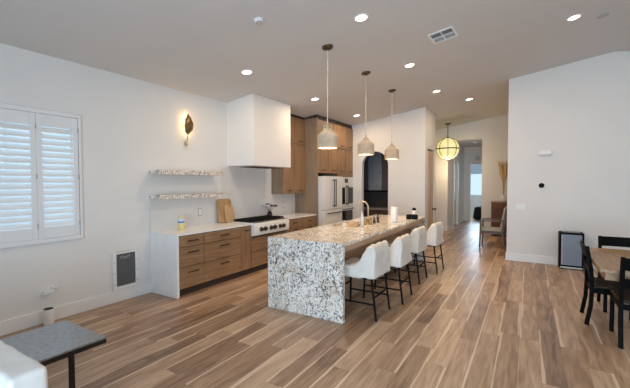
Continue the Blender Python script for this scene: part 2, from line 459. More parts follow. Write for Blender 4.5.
def loft(poly, y0, y1, rnd, ns=14, npts=72, wob=0.0, taper=None, seed=0.0, wscale=9.0):
    """soft upholstered body: XZ outline swept along Y, rounded at both ends, gently wrinkled"""
    P = [Vector((p[0], p[1])) for p in poly]
    L = [(P[(i + 1) % len(P)] - P[i]).length for i in range(len(P))]
    tot = sum(L); pts = []
    for k in range(npts):
        d = tot * k / npts; i = 0
        while d > L[i]: d -= L[i]; i += 1
        pts.append(P[i].lerp(P[(i + 1) % len(P)], d / L[i]))
    for _ in range(2):
        pts = [(pts[i - 1] + 2 * pts[i] + pts[(i + 1) % npts]) / 4 for i in range(npts)]
    area = sum(pts[i].x * pts[(i + 1) % npts].y - pts[(i + 1) % npts].x * pts[i].y for i in range(npts))
    sg = 1 if area > 0 else -1
    nr = []
    for i in range(npts):
        t = (pts[(i + 1) % npts] - pts[i - 1]).normalized(); nr.append(Vector((t.y, -t.x)) * sg)
    ym = (y0 + y1) / 2; hw = (y1 - y0) / 2
    ss = []
    for j in range(ns + 1):
        s = -1 + 2 * j / ns
        s = math.copysign(1 - (1 - abs(s)) ** 1.6, s)
        ss.append(s)
    mb = MB(); vs = []; fs = []
    for s in ss:
        dist = (1 - abs(s)) * hw
        ins = 0.0
        if dist < rnd: ins = rnd * (1 - math.sqrt(max(0, 1 - (1 - dist / rnd) ** 2)))
        for p, n in zip(pts, nr):
            q = p - n * ins
            y = ym + s * hw * (taper(q.x, q.y) if taper else 1)
            v = Vector((q.x, y, q.y))
            if wob:
                h = noise.noise(Vector((v.x * wscale, v.y * wscale, v.z * wscale * 0.6 + seed))) + 0.5 * noise.noise(Vector((v.x * wscale * 2.3 + 5, v.y * wscale * 2.3, v.z * wscale + seed)))
                v += Vector((n.x, 0, n.y)) * wob * h + Vector((0, math.copysign(1, s) * (abs(s) > 0.8) * wob * h, 0))
            vs.append(v)
    for j in range(ns):
        for k in range(npts):
            fs.append((j * npts + k, j * npts + (k + 1) % npts, (j + 1) * npts + (k + 1) % npts, (j + 1) * npts + k))
    mb.add(vs, fs); mb.caps = [tuple(range(npts)), tuple(reversed(range(ns * npts, (ns + 1) * npts)))]
    mb.f += [list(c) for c in mb.caps]
    return mb

# ------------------------------------------------------------------ the room
XL, XR, YB = -4.85, 7.45, -3.0
RIDGE, SL, ZL = 1.3, 0.1448, 3.144
def zc(x):
    return ZL + SL * ((x if x < RIDGE else 2 * RIDGE - x) - XL)
YA, YR, YF = 8.95, 8.43, 12.5          # arch wall, white wall on the right, far wall
TH = 0.12

struct(MB().box(XL - 0.3, XR + 0.3, YB - 0.3, 19.2, -0.1, 0).build('floor', M['floor']))
cp = [(XL - 0.15, zc(XL) - 0.0217), (RIDGE, zc(RIDGE)), (XR + 0.15, zc(XL) - 0.0217), (XR + 0.15, zc(XL) + 0.1), (RIDGE, zc(RIDGE) + 0.12), (XL - 0.15, zc(XL) + 0.1)]
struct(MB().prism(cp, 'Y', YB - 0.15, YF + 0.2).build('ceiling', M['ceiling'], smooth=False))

# window wall on the left with the shuttered opening
WY0, WY1, WZ0, WZ1 = 0.87, 2.24, 0.985, 2.455
w = MB()
w.box(XL - 0.15, XL, YB, WY0, 0, zc(XL) + 0.05).box(XL - 0.15, XL, WY1, YF, 0, zc(XL) + 0.05)
w.box(XL - 0.15, XL, WY0, WY1, 0, WZ0).box(XL - 0.15, XL, WY0, WY1, WZ1, zc(XL) + 0.05)
struct(w.build('wall_left', M['wall']))
def gable_prism(mb, x0, x1, y0, y1, z0):
    xs = [x0] + ([RIDGE] if x0 < RIDGE < x1 else []) + [x1]
    poly = [(x0, z0), (x1, z0)] + [(x, zc(x) + 0.03) for x in reversed(xs)]
    return mb.prism(poly, 'Y', y0, y1)
# wall behind the camera, with wide glazed doors
w = MB(); gable_prism(w, XL - 0.15, -1.7, YB - 0.15, YB, 0); gable_prism(w, 3.7, XR + 0.15, YB - 0.15, YB, 0); gable_prism(w, -1.7, 3.7, YB - 0.15, YB, 2.45)
struct(w.build('wall_back', M['wall']))
# unseen wall added beside the glazed doors to shade the left wall
w = MB(); gable_prism(w, -1.95, -1.8, YB, -1.95, 0)
struct(w.build('wall_light_block', M['wall']))
g = struct(MB().box(-1.7, 3.7, YB - 0.10, YB - 0.08, 0.05, 2.42).build('window_2', M['glass']))
fr = MB().box(-1.7, 3.7, YB - 0.13, YB - 0.05, 2.40, 2.45).box(-1.7, 3.7, YB - 0.13, YB - 0.05, 0, 0.05)
for x in (-1.67, 0.1, 1.9, 3.67): fr.box(x - 0.03, x + 0.03, YB - 0.13, YB - 0.05, 0.05, 2.4)
fr.build('window_frame', M['trim'], g)
struct(MB().box(XR, XR + 0.15, YB, 1.0, 0, zc(XR) + 0.05).box(XR, XR + 0.15, 4.5, YR, 0, zc(XR) + 0.05).box(XR, XR + 0.15, 1.0, 4.5, 0, 0.6).box(XR, XR + 0.15, 1.0, 4.5, 2.4, zc(XR) + 0.05).build('wall_right', M['wall']))
g = struct(MB().box(XR + 0.06, XR + 0.08, 1.0, 4.5, 0.6, 2.4).build('window_3', M['glass']))
fr = MB()
for y in (1.03, 2.75, 4.47): fr.box(XR + 0.03, XR + 0.1, y - 0.03, y + 0.03, 0.6, 2.4)
fr.box(XR + 0.03, XR + 0.1, 1.0, 4.5, 0.6, 0.65).box(XR + 0.03, XR + 0.1, 1.0, 4.5, 2.35, 2.4)
fr.build('window_frame', M['trim'], g)

# white wall behind the dining table
w = MB(); gable_prism(w, -0.385, XR + 0.15, YR, YR + 0.14, 0)
struct(w.build('wall_dining', M['wall']))
# side of the entry recess behind it
struct(MB().prism([(YR + 0.14, 0), (YF, 0), (YF, zc(0.6) + 0.03), (YR + 0.14, zc(0.6) + 0.03)], 'X', 0.6, 0.72).build('wall_entry', M['wall']))

# arch wall: two piers, the head over the arch, a return on its outer side
AX0, AX1, ASP, ATOP = -3.925, -3.18, 2.11, 2.485
w = MB()
ac, ar = (AX0 + AX1) / 2, (AX1 - AX0) / 2
def arch_z(x):
    return ASP + (ATOP - ASP) * math.sqrt(max(0, 1 - ((x - ac) / ar) ** 2))
gable_prism(w, XL, AX0, YA, YA + TH, 0)
gable_prism(w, AX1, -2.22, YA, YA + TH, 0)
xs = [ac - ar * math.cos(PI * i / 24) for i in range(25)]
poly = [(x, arch_z(x)) for x in xs] + [(AX1, zc(AX1) + 0.03), (AX0, zc(AX0) + 0.03)]
w.prism(poly, 'Y', YA, YA + TH)
w.prism([(YA + TH, 2.52), (10.07, 2.52), (10.07, zc(-2.22) + 0.03), (YA + TH, zc(-2.22) + 0.03)], 'X', -2.34, -2.22)
w.box(-2.34, -2.22, YA + TH, 9.22, 0, 2.52).box(-2.34, -2.22, 10.0, 10.07, 0, 2.52)
struct(w.build('wall_arch', M['wall']))
# pantry behind the arch
struct(MB().box(XL, -2.34, 9.98, 10.07, 0, zc(-2.34)).build('wall_pantry', M['wall']))
struct(MB().box(XL, -2.34, YA + TH, 9.98, 2.75, 2.8).build('trim_1', M['wall']))

# far wall with the hall opening
HX0, HX1, HZ = -2.35, -1.30, 3.06
w = MB(); gable_prism(w, XL, HX0, YF, YF + TH, 0); gable_prism(w, HX1, 0.72, YF, YF + TH, 0)
w.prism([(HX0, HZ), (HX1, HZ), (HX1, zc(HX1) + 0.03), (HX0, zc(HX0) + 0.03)], 'Y', YF, YF + TH)
struct(w.build('wall_far', M['wall']))
# hall
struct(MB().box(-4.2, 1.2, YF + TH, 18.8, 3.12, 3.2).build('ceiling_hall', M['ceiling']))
struct(MB().box(HX0 - 0.12, HX0, YF + TH, 13.72, 0, 3.12).box(HX0 - 0.12, HX0, 14.55, 16.0, 0, 3.12).box(HX0 - 0.12, HX0, 13.72, 14.55, 2.42, 3.12).build('wall_hall_left', M['wall']))
struct(MB().box(HX1, HX1 + 0.12, YF + TH, 16.0, 0, 3.12).build('wall_hall_right', M['wall']))
struct(MB().box(-4.0, -2.1, 16.0, 16.12, 0, 3.12).box(-2.1, 1.0, 16.0, 16.12, 2.40, 3.12).box(HX1 + 0.05, 1.0, 16, 16.12, 0, 2.4).build('wall_hall_end', M['wall']))
struct(MB().box(-4.0, -2.5, 18.5, 18.62, 0, 3.12).box(-1.2, 1.0, 18.5, 18.62, 0, 3.12).box(-2.5, -1.2, 18.5, 18.62, 0, 1.0).box(-2.5, -1.2, 18.5, 18.62, 2.55, 3.12).build('wall_bedroom', M['wall']))
struct(MB().box(-4.1, -4.0, 16.0, 18.6, 0, 3.12).box(1.0, 1.1, 16, 18.6, 0, 3.12).build('wall_bedroom_sides', M['wall']))
g = struct(MB().box(-2.5, -1.2, 18.57, 18.585, 1.0, 2.55).build('window_4', M['glass']))
MB().box(-2.5, -1.2, 18.5, 18.6, 1.0, 1.05).box(-2.5, -2.45, 18.52, 18.6, 1.05, 2.55).box(-1.25, -1.2, 18.52, 18.6, 1.05, 2.55).box(-2.45, -1.25, 18.52, 18.6, 2.5, 2.55).build('window_frame', M['trim'], g)
MB().box(-2.44, -1.26, 18.505, 18.515, 2.05, 2.5).build('roller_shade', M['shade_blind'], g)

# doors
d = struct(MB().box(-2.30, -2.25, 9.24, 9.98, 0.01, 2.48).build('door_1', M['door_tan']))
p = MB()
for z0, z1 in ((0.2, 0.9), (1.05, 2.32)):
    p.box(-2.252, -2.243, 9.36, 9.86, z0, z0 + 0.03).box(-2.252, -2.243, 9.36, 9.86, z1 - 0.03, z1).box(-2.252, -2.243, 9.36, 9.39, z0 + 0.03, z1 - 0.03).box(-2.252, -2.243, 9.83, 9.86, z0 + 0.03, z1 - 0.03)
p.build('panel_moulding', M['door_tan'], d)
k = MB(); k.tube([(-2.25, 9.92, 0.92), (-2.235, 9.92, 0.92)], 0.032, 16).tube([(-2.235, 9.92, 0.92), (-2.2, 9.92, 0.92), (-2.185, 9.92, 0.92), (-2.165, 9.92, 0.92)], [0.012, 0.012, 0.03, 0.026], 16)
k.build('door_knob', M['black'], d)
for z in (0.3, 1.3, 2.2): MB().box(-2.252, -2.238, 9.225, 9.243, z - 0.05, z + 0.05).build('hinge', M['bronze'], d)
d = struct(MB().box(HX0 - 0.10, HX0 - 0.05, 13.75, 14.50, 0.01, 2.40).build('door_2', M['trim']))
k = MB(); k.tube([(HX0 - 0.06, 13.82, 0.95), (HX0 - 0.0, 13.82, 0.95)], 0.014, 10).beam((HX0, 13.81, 0.95), (HX0, 13.95, 0.95), 0.02, 0.02)
k.build('door_handle', M['bronze'], d)
struct(MB().box(HX0, HX0 + 0.015, 13.64, 13.73, 0, 2.50).box(HX0, HX0 + 0.015, 14.54, 14.63, 0, 2.5).box(HX0, HX0 + 0.015, 13.73, 14.54, 2.41, 2.5).build('trim_2', M['trim']))

# baseboards
BH = 0.156
struct(MB().box(XL, XL + 0.016, YB, 3.205, 0, BH).build('baseboard_left', M['trim'], bevel=0.004))
struct(MB().box(-0.385, XR, YR - 0.016, YR, 0, BH).build('baseboard_dining', M['trim'], bevel=0.004))
struct(MB().box(-0.40, -0.385, YR - 0.016, YR + 0.14, 0, BH).build('baseboard_dining_end', M['trim']))
struct(MB().box(-2.9, HX0, YF - 0.016, YF, 0, BH).box(HX1, 0.6, YF - 0.016, YF, 0, BH).build('baseboard_far', M['trim']))
struct(MB().box(HX0, HX0 + 0.014, YF + TH, 13.64, 0, BH).box(HX0, HX0 + 0.014, 14.63, 16.0, 0, BH).build('baseboard_hall', M['trim']))
struct(MB().box(-2.22, -2.206, YA, 9.22, 0, BH).box(-2.22, -2.206, 10.0, 10.07, 0, BH).build('baseboard_arch', M['trim']))
struct(MB().box(-4.0, 1.0, 18.486, 18.5, 0, BH).build('baseboard_bedroom', M['trim']))

# ------------------------------------------------------------------ window with plantation shutters
g = struct(MB().box(XL - 0.12, XL - 0.105, WY0, WY1, WZ0, WZ1).build('window_1', M['glass']))
f = MB()
FY0, FY1, FZ0, FZ1 = 0.835, 2.275, 0.945, 2.50
f.box(XL, XL + 0.03, FY0, FY0 + 0.033, FZ0, FZ1).box(XL, XL + 0.03, FY1 - 0.033, FY1, FZ0, FZ1)
f.box(XL, XL + 0.03, FY0 + 0.033, FY1 - 0.033, FZ0, FZ0 + 0.05).box(XL, XL + 0.03, FY0 + 0.033, FY1 - 0.033, FZ1 - 0.05, FZ1)
f.build('window_frame', M['shutter'], g, bevel=0.006)
m = MB()
for y in (WY0 + 0.02, (WY0 + WY1) / 2, WY1 - 0.02): m.box(XL - 0.14, XL - 0.1, y - 0.02, y + 0.02, WZ0, WZ1)
m.box(XL - 0.14, XL - 0.1, WY0, WY1, WZ0, WZ0 + 0.04).box(XL - 0.14, XL - 0.1, WY0, WY1, WZ1 - 0.04, WZ1)
m.build('window_sash', M['trim'], g)

def shutter(y0, y1, label):
    z0, z1 = FZ0 + 0.053, FZ1 - 0.053
    x0, x1 = XL - 0.008, XL + 0.022
    t = thing('plantation_shutter', label, 'shutter', (XL, y0, z0), group='shutter panels in the window')
    st = 0.056
    for a in (y0, y1 - st): MB().box(x0, x1, a, a + st, z0, z1).build('stile', M['shutter'], t, bevel=0.004)
    MB().box(x0, x1, y0 + st, y1 - st, z1 - 0.14, z1).build('top_rail', M['shutter'], t, bevel=0.004)
    MB().box(x0, x1, y0 + st, y1 - st, z0, z0 + 0.135).build('bottom_rail', M['shutter'], t, bevel=0.004)
    n = 16; zz0, zz1 = z0 + 0.135, z1 - 0.14; pitch = (zz1 - zz0) / n
    a = math.radians(54)
    proto = None
    for i in range(n):
        zc_ = zz0 + pitch * (i + 0.5)
        if proto is None:
            prof = []
            hw, ht = 0.041, 0.0055
            for q in range(16):
                w_ = 2 * PI * q / 16
                px, pz = hw * math.cos(w_), ht * math.sin(w_)
                # room edge low, window edge high
                prof.append((XL + 0.007 + px * math.cos(a) + pz * math.sin(a), zc_ - px * math.sin(a) + pz * math.cos(a)))
            proto = MB().prism(prof, 'Y', y0 + st + 0.002, y1 - st - 0.002).build('louver', M['shutter'], t)
        else:
            c = proto.copy(); col.objects.link(c); c.parent = t; c.location.z = pitch * i
    for z in (z0 + 0.15, (z0 + z1) / 2, z1 - 0.15): MB().box(x1, x1 + 0.008, y1 - 0.006, y1 + 0.004, z - 0.03, z + 0.03).build('hinge', M['grey_plastic'], t)
    return t
shutter(1.798, 2.238, 'white louvered shutter panel hinged on the window side closest to the pet door')
shutter(1.356, 1.795, 'white louvered shutter panel in the middle of the window')
shutter(0.872, 1.353, 'white louvered shutter panel at the window side farthest from the pet door')

# ------------------------------------------------------------------ pet door, outlet, speaker on the left wall
t = thing('pet_door', 'white framed pet door with dark flap low in the wall beside the cabinets', 'pet door', (XL, 2.82, 0.15))
fr = MB(); X0, X1 = XL, XL + 0.022
Y0, Y1, Z0, Z1 = 2.635, 3.005, 0.160, 0.685
fr.box(X0, X1, Y0, Y0 + 0.05, Z0, Z1).box(X0, X1, Y1 - 0.045, Y1, Z0, Z1).box(X0, X1, Y0 + 0.05, Y1 - 0.045, Z0, Z0 + 0.05).box(X0, X1, Y0 + 0.05, Y1 - 0.045, Z1 - 0.025, Z1)
fr.build('frame', M['white_plastic'], t, bevel=0.005)
MB().box(XL, XL + 0.006, Y0 + 0.05, Y1 - 0.045, Z0 + 0.05, Z1 - 0.025).build('flap', M['flap'], t)
lt = MB()
for i in range(6):
    y = 2.745 + i * 0.026
    lt.box(XL + 0.006, XL + 0.009, y, y + 0.014, 0.605 + 0.008 * math.sin(i * 1.7), 0.622 + 0.008 * math.sin(i * 1.7))
lt.box(XL + 0.006, XL + 0.009, 2.75, 2.89, 0.59, 0.594)
lt.build('logo_mark', M['grey_plastic'], t)
for y in (Y0 + 0.02, Y1 - 0.02):
    for z in (0.25, 0.4, 0.55): MB().tube([(X1, y, z), (X1 + 0.004, y, z)], 0.008, 10).build('screw', M['grey_plastic'], t)

t = thing('wall_outlet', 'white wall outlet low on the wall under the window', 'outlet', (XL, 1.90, 0.36))
MB().box(XL, XL + 0.006, 1.865, 1.945, 0.30, 0.42).build('cover_plate', M['white_plastic'], t, bevel=0.002)
adapter = t = thing('power_adapter', 'white power adapter with a thin cord plugged in the outlet above the white speaker', 'adapter', (XL, 1.88, 0.36))
MB().box(XL + 0.007, XL + 0.05, 1.82, 1.935, 0.335, 0.385).build('body', M['white_plastic'], t, bevel=0.008)
MB().tube([(XL + 0.007, 1.915, 0.405), (XL + 0.03, 1.915, 0.405), (XL + 0.04, 1.97, 0.40)], 0.011, 10).build('plug', M['white_plastic'], t)
t = thing('smart_speaker', 'white cylinder speaker with black top on the floor under the outlet', 'speaker', (-4.735, 1.84, 0))
MB().lathe((-4.735, 1.84, 0), [(0.048, 0), (0.052, 0.006), (0.052, 0.182), (0.049, 0.19)], 28).build('body', M['white_plastic'], t)
MB().lathe((-4.735, 1.84, 0.19), [(0.047, 0.0), (0.046, 0.003), (0.0, 0.002)], 28).build('top', M['black'], t)
pts = []
for i in range(25):
    s = i / 24
    pts.append((XL + 0.025 + 0.02 * math.sin(s * 5) + (0.03 if s > .9 else 0) * (s - .9) * 10, 1.86 + 0.07 * math.sin(s * 7) * (1 - s) + 0.03 * s, 0.334 - s * 0.325))
pts[-1] = (XL + 0.066, 1.885, 0.008)
MB().tube(pts, 0.0035, 6).build('cord', M['white_plastic'], adapter)

# ------------------------------------------------------------------ kitchen wall: base cabinets
XF = -4.235                     # face of the drawers
def pull(p, y0, y1, z, x, lab='handle'):
    m = MB(); m.tube([(x + 0.028, y0, z), (x + 0.028, y1, z)], 0.0085, 8)
    for y in (y0 + 0.015, y1 - 0.015): m.tube([(x, y, z), (x + 0.028, y, z)], 0.005, 6)
    return m.build(lab, M['pull'], p)
def front(name, parent, y0, y1, z0, z1, x, mat, handle=None, th=0.02):
    g_ = 0.0045
    m = MB(); a, b, c, d_ = y0 + g_, y1 - g_, z0 + g_, z1 - g_
    m.box(x - th, x - 0.005, a, b, c, d_)
    rw = 0.018
    m.box(x - 0.005, x, a, a + rw, c, d_).box(x - 0.005, x, b - rw, b, c, d_).box(x - 0.005, x, a + rw, b - rw, c, c + rw).box(x - 0.005, x, a + rw, b - rw, d_ - rw, d_)
    o = m.build(name, mat, parent)
    if handle:
        pull(o, *handle, x)
    return o
def base_unit(label, y0, y1, rows, name='base_cabinet', doors=None):
    t = thing(name, label, 'cabinet', (XL, y0, 0), group='base cabinets along the kitchen wall')
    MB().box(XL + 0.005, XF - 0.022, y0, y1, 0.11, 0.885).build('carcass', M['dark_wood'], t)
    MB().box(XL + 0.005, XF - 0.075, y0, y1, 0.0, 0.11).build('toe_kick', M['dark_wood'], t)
    hc = (y0 + y1) / 2
    for z0, z1, hz in rows:
        front('drawer', t, y0, y1, z0, z1, XF, M['cab_y'], (hc - 0.095, hc + 0.095, hz))
    for (a, b, z0, z1, hz) in (doors or []):
        c = (a + b) / 2
        front('door', t, a, b, z0, z1, XF, M['cab_z'], (c - 0.06, c + 0.06, hz))
    return t
R3 = [(0.115, 0.427, 0.345), (0.427, 0.715, 0.635), (0.715, 0.88, 0.80)]
base_unit('wooden base cabinet with three narrow drawers beside the white end panel', 3.245, 3.705, R3)
base_unit('wooden base cabinet with three wide drawers below the cutting boards', 3.705, 4.515, R3)
base_unit('narrow single-door wooden base cabinet just before the range', 4.515, 4.765, [], doors=[(4.515, 4.765, 0.115, 0.88, 0.81)])
base_unit('wooden base cabinet with drawers under the white range', 4.775, 5.83, [(0.115, 0.40, 0.32), (0.40, 0.66, 0.565)])
base_unit('wooden base cabinet between the range and the refrigerator', 5.84, 7.02, [], doors=[(5.84, 6.43, 0.115, 0.70, 0.65), (6.43, 7.02, 0.115, 0.70, 0.65), (5.84, 6.43, 0.70, 0.88, 0.80), (6.43, 7.02, 0.70, 0.88, 0.80)])

t = thing('countertop', 'white quartz countertop with white waterfall end panel along the kitchen wall', 'countertop', (XL, 3.2, 0))
c = MB(); c.box(XL + 0.002, XF + 0.003, 3.204, 4.772, 0.887, 0.917).box(XL + 0.002, XF + 0.003, 5.832, 7.018, 0.887, 0.917).box(XL + 0.002, XL + 0.06, 4.772, 5.832, 0.887, 0.917)
c.build('slab', M['quartz'], t)
MB().box(XL + 0.002, XF + 0.003, 3.204, 3.240, 0.0, 0.887).build('end_panel', M['quartz'], t, bevel=0.002)
s = MB(); s.box(XL + .001, XL + 0.02, 3.204, 4.62, 0.9175, 1.40).box(XL + .001, XL + 0.02, 4.62, 6.10, 0.9175, 1.955).box(XL + .001, XL + 0.02, 6.10, 7.018, 0.9175, 1.395)
tag(s.build('backsplash', M['splash'], loc=(XL, 3.2, 0.917)), 'pale stone backsplash slab behind the counter and range', 'backsplash')

# range top
RY0, RY1 = 4.775, 5.83
t = thing('range_cooktop', 'white gas rangetop with black grates and bronze knobs under the hood', 'cooktop', (XL, 5.3, 0.7))
MB().box(XL + 0.08, XF + 0.0, RY0, RY1, 0.887, 0.925).box(XF - 0.02, XF + 0.0, RY0, RY1, 0.68, 0.887).build('body', M['appl'], t)
MB().prism([(XF, 0.695), (XF + 0.07, 0.70), (XF + 0.075, 0.87), (XF + 0.05, 0.915), (XF, 0.925)], 'Y', RY0, RY1).build('control_panel', M['appl'], t, bevel=0.004)
MB().box(XL + 0.09, XF - 0.03, RY0 + 0.02, RY1 - 0.02, 0.925, 0.931).build('burner_pan', M['iron'], t)
MB().box(XF + 0.0, XF + 0.045, RY0 + 0.02, RY1 - 0.02, 0.922, 0.932).build('front_trim', M['steel'], t)
kx = XF + 0.0735
for i, y in enumerate((4.955, 5.07, 5.24, 5.355, 5.52, 5.635)):
    k = MB(); k.tube([(kx - 0.002, y, 0.80), (kx + 0.012, y, 0.80), (kx + 0.014, y, 0.80), (kx + 0.04, y, 0.80), (kx + 0.044, y, 0.80)], [0.042, 0.042, 0.032, 0.03, 0.022], 18)
    k.box(kx + 0.04, kx + 0.05, y - 0.006, y + 0.006, 0.778, 0.822)
    k.build('knob', M['bronze'], t)
gx0, gx1 = XL + 0.10, XF - 0.04
for i in range(3):
    a = RY0 + 0.03 + i * 0.333; b = a + 0.325
    g = MB()
    for y in (a, (a + b) / 2 - 0.008, b - 0.016): g.box(gx0, gx1, y, y + 0.016, 0.945, 0.963)
    for x in (gx0, gx0 + 0.13, (gx0 + gx1) / 2 - 0.008, gx1 - 0.14, gx1 - 0.016): g.box(x, x + 0.016, a, b, 0.945, 0.960)
    for x in (gx0, gx1 - 0.016):
        for y in (a, b - 0.016): g.box(x, x + 0.016, y, y + 0.016, 0.931, 0.945)
    go = g.build('grate', M['iron'], t)
    for x in (gx0 + 0.135, gx1 - 0.145):
        MB().lathe((x, (a + b) / 2, 0.931), [(0.055, 0), (0.05, 0.008), (0.03, 0.012), (0.0, 0.013)], 18).build('burner', M['black_metal'], go)

# hood
HXF = -4.2
t = thing('range_hood', 'tall white boxed range hood rising to the ceiling above the rangetop', 'range hood', (XL, 5.37, 1.957))
MB().prism([(XL + 0.001, 1.957), (HXF, 1.957), (HXF, zc(HXF) - 0.002), (XL + 0.001, zc(XL) - 0.002)], 'Y', 4.80, 5.95).build('box', plain('hood_paint', (0.79, 0.775, 0.75), 0.7, var=0.01), t, bevel=0.004)
MB().box(XL + 0.12, HXF - 0.09, 4.92, 5.83, 1.948, 1.957).build('vent_insert', M['steel'], t)
v = MB()
for i in range(3): v.box(XL + 0.16, HXF - 0.13, 4.96 + i * 0.285, 5.215 + i * 0.285, 1.942, 1.948)
v.build('filter', M['iron'], t)

# wall cabinet beside the hood
UX = -4.53
t = thing('wall_cabinet', 'two-tier wooden wall cabinet between the hood and the refrigerator tower', 'cabinet', (XL, 6.13, 1.40))
MB().box(XL + 0.002, UX - 0.021, 6.13, 7.015, 1.40, 3.13).build('carcass', M['cab_side'], t)
for a, b in ((6.13, 6.572), (6.572, 7.015)):
    c = (a + b) / 2
    front('door', t, a, b, 1.40, 2.52, UX, M['cab_z'], (c - 0.07, c + 0.07, 1.47))
    front('door', t, a, b, 2.535, 3.12, UX, M['cab_z'], (c - 0.07, c + 0.07, 2.60))
MB().prism([(XL + 0.002, 3.131), (UX - 0.03, 3.131), (UX - 0.03, zc(UX - .03) - 0.003), (XL + 0.002, zc(XL) - 0.003)], 'Y', 6.13, 7.015).build('gap_shadow_filler', M['dark_wood'], t)  # recessed filler coloured dark for the shadow in the gap below the ceiling

# tall cabinets around refrigerator and ovens
TX = -4.2
t = thing('refrigerator_cabinet', 'wooden surround with tall side panel and doors above the white refrigerator', 'cabinet', (XL, 7.02, 0))
MB().prism([(XL + 0.002, 0), (TX, 0), (TX, 3.155), (XL + 0.06, 3.135), (XL + 0.002, 3.13)], 'Y', 7.022, 7.05).build('side_panel', M['cab_side'], t)
MB().box(XL + 0.002, TX - 0.022, 7.05, 8.045, 1.87, 3.12).build('carcass', M['dark_wood'], t)
for a, b in ((7.05, 7.548), (7.548, 8.045)):
    c = (a + b) / 2
    front('door', t, a, b, 1.875, 2.515, TX, M['cab_z'], (c - 0.08, c + 0.08, 1.95))
    front('door', t, a, b, 2.535, 3.13, TX, M['cab_z'], (c - 0.08, c + 0.08, 2.60))
MB().prism([(XL + 0.002, 3.121), (TX - 0.03, 3.141), (TX - 0.03, zc(TX - 0.03) - 0.003), (XL + 0.002, zc(XL) - 0.003)], 'Y', 7.05, 8.045).build('gap_shadow_filler', M['dark_wood'], t)  # dark filler, shade of the gap is put into its colour
t = thing('oven_cabinet', 'tall wooden cabinet with doors over the built-in ovens next to the arch wall', 'cabinet', (XL, 8.05, 0))
MB().box(XL + 0.002, TX - 0.022, 8.05, 8.07, 0, 3.12).box(XL + 0.002, TX - 0.022, 8.925, 8.945, 0, 3.12).box(XL + 0.002, TX - 0.022, 8.07, 8.925, 1.8, 3.12).box(XL + 0.002, TX - 0.022, 8.07, 8.925, 0, 0.32).build('carcass', M['cab_side'], t)
for a, b in ((8.05, 8.497), (8.497, 8.945)):
    c = (a + b) / 2
    front('door', t, a, b, 1.875, 2.515, TX, M['cab_z'], (c - 0.08, c + 0.08, 1.95))
    front('door', t, a, b, 2.535, 3.13, TX, M['cab_z'], (c - 0.08, c + 0.08, 2.60))
MB().box(TX - 0.022, TX - 0.002, 8.05, 8.945, 1.80, 1.872).build('filler_rail', M['cab_y'], t)
front('drawer', t, 8.05, 8.945, 0.02, 0.31, TX, M['cab_y'], (8.42, 8.58, 0.24))
MB().prism([(XL + 0.002, 3.121), (TX - 0.03, 3.141), (TX - 0.03, zc(TX - 0.03) - 0.003), (XL + 0.002, zc(XL) - 0.003)], 'Y', 8.05, 8.945).build('gap_shadow_filler', M['dark_wood'], t)  # dark filler imitating the shaded gap above the oven cabinet

# refrigerator
t = thing('refrigerator', 'white french-door refrigerator with bronze handles in the wooden surround', 'refrigerator', (-4.5, 7.53, 0))
FX = -4.06
MB().box(XL + 0.03, FX - 0.06, 7.075, 8.02, 0.03, 1.795).build('body', M['appl'], t)
for i, (a, b) in enumerate(((7.077, 7.548), (7.552, 8.018))):
    dd = MB().box(FX - 0.058, FX, a, b, 0.90 + 0.10, 1.80).build('door', M['appl'], t, bevel=0.008)
    y = 7.505 if i == 0 else 7.595
    h = MB(); h.tube([(FX + 0.05, y, 1.06), (FX + 0.05, y, 1.735)], 0.013, 10)
    for z in (1.09, 1.705): h.tube([(FX, y, z), (FX + 0.05, y, z)], 0.011, 8)
    h.build('handle', M['bronze'], dd)
for z0, z1 in ((0.515, 0.99), (0.06, 0.505)):
    dd = MB().box(FX - 0.058, FX, 7.077, 8.018, z0, z1).build('drawer', M['appl'], t, bevel=0.008)
    h = MB(); h.tube([(FX + 0.05, 7.2, z1 - 0.07), (FX + 0.05, 7.9, z1 - 0.07)], 0.013, 10)
    for y in (7.24, 7.86): h.tube([(FX, y, z1 - 0.07), (FX + 0.05, y, z1 - 0.07)], 0.011, 8)
    h.build('handle', M['bronze'], dd)
MB().box(FX - 0.2, FX - 0.02, 7.08, 7.14, 1.80, 1.83).build('hinge_cover', M['black'], t)
for x in (XL + 0.1, FX - 0.12):
    for y in (7.12, 7.97): MB().box(x - 0.02, x + 0.02, y - 0.02, y + 0.02, 0, 0.03).build('foot', M['black'], t)

# double wall oven
t = thing('wall_oven', 'white double wall oven with french doors and black windows beside the refrigerator', 'oven', (-4.5, 8.5, 0.33))
MB().box(XL + 0.1, TX - 0.005, 8.075, 8.92, 0.325, 1.795).build('body', M['appl'], t)
cp_ = MB().box(TX - 0.005, TX + 0.015, 8.06, 8.935, 1.615, 1.79).build('control_panel', M['appl'], t, bevel=0.004)
MB().box(TX + 0.015, TX + 0.018, 8.41, 8.60, 1.645, 1.755).build('display', M['black_glass'], cp_)
for i, (a, b) in enumerate(((8.06, 8.495), (8.50, 8.935))):
    dd = MB().box(TX - 0.005, TX + 0.025, a, b, 1.02, 1.605).build('door', M['appl'], t, bevel=0.004)
    wa, wb = (a + 0.04, b - 0.085) if i == 0 else (a + 0.085, b - 0.04)
    MB().box(TX + 0.025, TX + 0.028, wa, wb, 1.08, 1.52).build('oven_window', M['black_glass'], dd)
    y = b - 0.045 if i == 0 else a + 0.045
    h = MB(); h.tube([(TX + 0.06, y, 1.06), (TX + 0.06, y, 1.57)], 0.011, 10)
    for z in (1.09, 1.54): h.tube([(TX + 0.025, y, z), (TX + 0.06, y, z)], 0.015, 10)
    h.build('handle', M['bronze'], dd)
dd = MB().box(TX - 0.005, TX + 0.025, 8.06, 8.935, 0.33, 1.005).build('lower_door', M['appl'], t, bevel=0.004)
MB().box(TX + 0.025, TX + 0.028, 8.12, 8.875, 0.40, 0.905).build('oven_window', M['black_glass'], dd)
